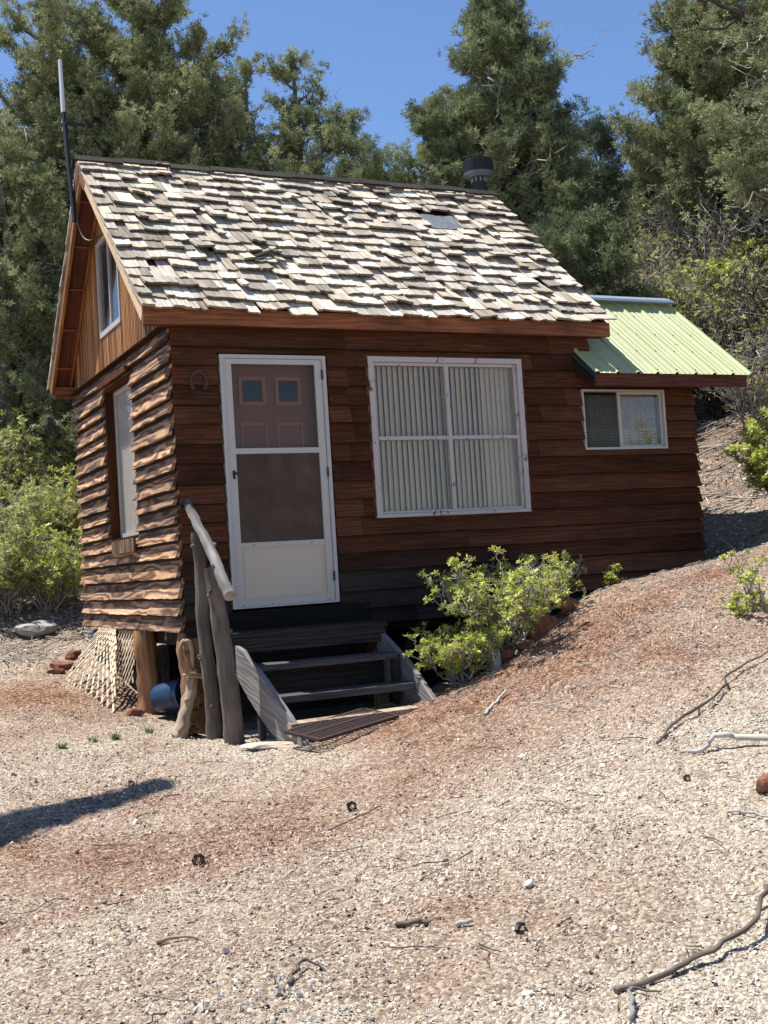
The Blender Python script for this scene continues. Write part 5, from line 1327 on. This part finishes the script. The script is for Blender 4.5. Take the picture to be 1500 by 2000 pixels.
for i, (x, y, H, R, lf, l) in enumerate([
    (8.36, 3.30, 1.5, 0.8, 0.15, 'bare grey shrub right behind the lean-to wall'),
    (7.94, 2.09, 1.3, 0.7, 0.12, 'bare shrub lowest at the right edge'),
    (8.91, 4.43, 2.1, 0.8, 0.1, 'bare grey shrub with tangled twigs right of the metal roof edge'),
    (8.65, 3.36, 2.4, 0.85, 0.15, 'tall bare shrub above the right end of the metal roof eave'),
    (8.54, 2.52, 2.3, 0.85, 0.1, 'bare shrub at the right edge half way up'),
    (9.30, 5.57, 2.2, 0.9, 0.08, 'tall bare shrub behind the metal roof'),
    (9.67, 5.18, 2.6, 0.9, 0.12, 'tall bare shrub under the big right juniper'),
    (9.71, 4.17, 2.7, 0.9, 0.12, 'bare shrub under the overhanging juniper'),
    (9.63, 6.34, 2.3, 1.0, 0.06, 'bare shrub high up beneath the dark right trees'),
    (10.05, 5.03, 3.0, 1.0, 0.08, 'bare shrub highest on the right slope'),
    (9.94, 3.95, 2.8, 1.0, 0.1, 'bare shrub high at the right edge')]):
    shrub('bare_shrub', x, y, H, R, l, 'paleoak', 'greytwig' if i % 4 else 'darktwig', 50+i, 30, lf, .05, GB, nt=13)
# the bush in front of the wall
fb = shrub('front_bush', 2.38, -1.0, .62, .62, 'bright green leafy bush growing on the red rocks in front of the cabin wall', 'oak', 'greytwig', 70, 40, .5, .041, None, nt=11, lean=(-.25, 0), extra=0, z0=-.42)
shrub('front_bush', 1.88, -1.04, .40, .38, 'lower left part-bush spilling down beside the right side board of the steps', 'oak', 'greytwig', 71, 28, .55, .04, None, nt=9, z0=-.64)
shrub('front_bush', 2.95, -.72, .35, .40, 'thin grey-green bush at the right end of the green bush', 'paleoak', 'greytwig', 72, 16, .6, .04, None, nt=7, z0=-.1)
shrub('green_sprig', 3.52, -.85, .17, .10, 'tiny green sprig at the foot of the front wall right of the bush', 'oak', 'darktwig', 73, 6, .9, .04, None, nt=3)
# weeds
def weed(x, y, H, label, seed):
    global rng
    keep = rng; rng = np.random.default_rng(seed); m = MB(); z = float(gz(x, y))
    for i in range(34):
        a = rng.uniform(0, 6.28); d = np.array([math.cos(a)*.6, math.sin(a)*.6, rng.uniform(.4, 1.2)]); d /= np.linalg.norm(d); s = np.cross(d, [0, 0, 1.])*.006; L_ = H*rng.uniform(.5, 1.1); b = np.array([rng.normal(0, .012), rng.normal(0, .012), -.005])
        m.raw([b-s, b+s, b+d*L_*.6+s*1.3, b+d*L_*.6-s*1.3, b+d*L_-[0, 0, .1*L_]], q=[(0, 1, 2, 3)], t=[(3, 2, 4)], c=(rng.random(), 0, .5, 1))
    o = m.build('weed', M['grass']); o.location = (x, y, z); tag(o, label, 'weed', 'small green weeds in the gravel'); rng = keep
weed(-1.06, -.35, .08, 'leftmost small weed in the gravel left of the posts', 1); weed(-.80, -.2, .07, 'second weed from the left in the gravel', 2)
weed(-.62, -.12, .10, 'biggest green weed tuft in front of the lattice', 3); weed(-.30, .12, .09, 'weed closest to the log post by the driftwood', 4)

# fallen sticks over the right slope and leaf litter
def scatter_sticks(n, reg, name, label, r0=.004, L0=.12, L1=.6, mt='greytwig', seed=5):
    global rng
    keep = rng; rng = np.random.default_rng(seed); x = rng.uniform(reg[0], reg[1], n); y = rng.uniform(reg[2], reg[3], n)
    k = ~((x > -.3) & (x < 5.4) & (y > -.35) & (y < 3.9)); x = x[k]; y = y[k]; n = len(x)
    L_ = L0*(L1/L0)**(rng.random(n)**1.6); a = rng.uniform(0, 6.28, n); t = np.linspace(-.5, .5, 6)
    cx = x[:, None]+np.cos(a)[:, None]*t*L_[:, None]+rng.normal(0, .03, (n, 6))*L_[:, None]; cy = y[:, None]+np.sin(a)[:, None]*t*L_[:, None]+rng.normal(0, .03, (n, 6))*L_[:, None]
    z = gz(cx, cy)+.008+rng.random((n, 1))*.03*(L_[:, None]/.3) + t*L_[:, None]*rng.normal(0, .12, (n, 1)) + np.abs(t*L_[:, None])*.0
    m = MB(); tubes(m, np.stack([cx, cy, z], -1), (r0*(.5+rng.random(n)**2*2))[:, None]*np.linspace(1, .5, 6), 4)
    rng = keep; return tag(child(m, name, M[mt], None), label, 'twigs', kind='stuff')
scatter_sticks(2200, (5.3, 10.5, -1.8, 7), 'fallen_twigs', 'grey fallen twigs covering the slope right of the cabin', .006, .15, .9, seed=5)
scatter_sticks(1500, (-3.2, 1.6, 3.2, 8), 'fallen_twigs', 'grey fallen twigs under the left shrubs', .005, .12, .7, seed=6)
scatter_sticks(1500, (-3, 5.5, -6.5, 3), 'pine_needles', 'thin brown needles and twigs lying on the yard', .0016, .05, .28, 'darktwig', seed=7)
scatter_sticks(1200, (1.5, 5.5, -3.2, 0), 'pine_needles', 'pale fine twigs lying on the red bank', .002, .05, .25, 'greytwig', seed=8)
chips(60000, 0, 0, 1, .012, .05, 'leaf_litter', 'brown leaf litter and bark bits on the slope right of the cabin', region=(5.0, 10.5, -2.5, 6.5), flat=.3)
chips(30000, 0, 0, 1, .012, .045, 'leaf_litter', 'brown leaf litter and bark bits under the left shrubs', region=(-4, 2.5, 2.6, 8.5), flat=.3)
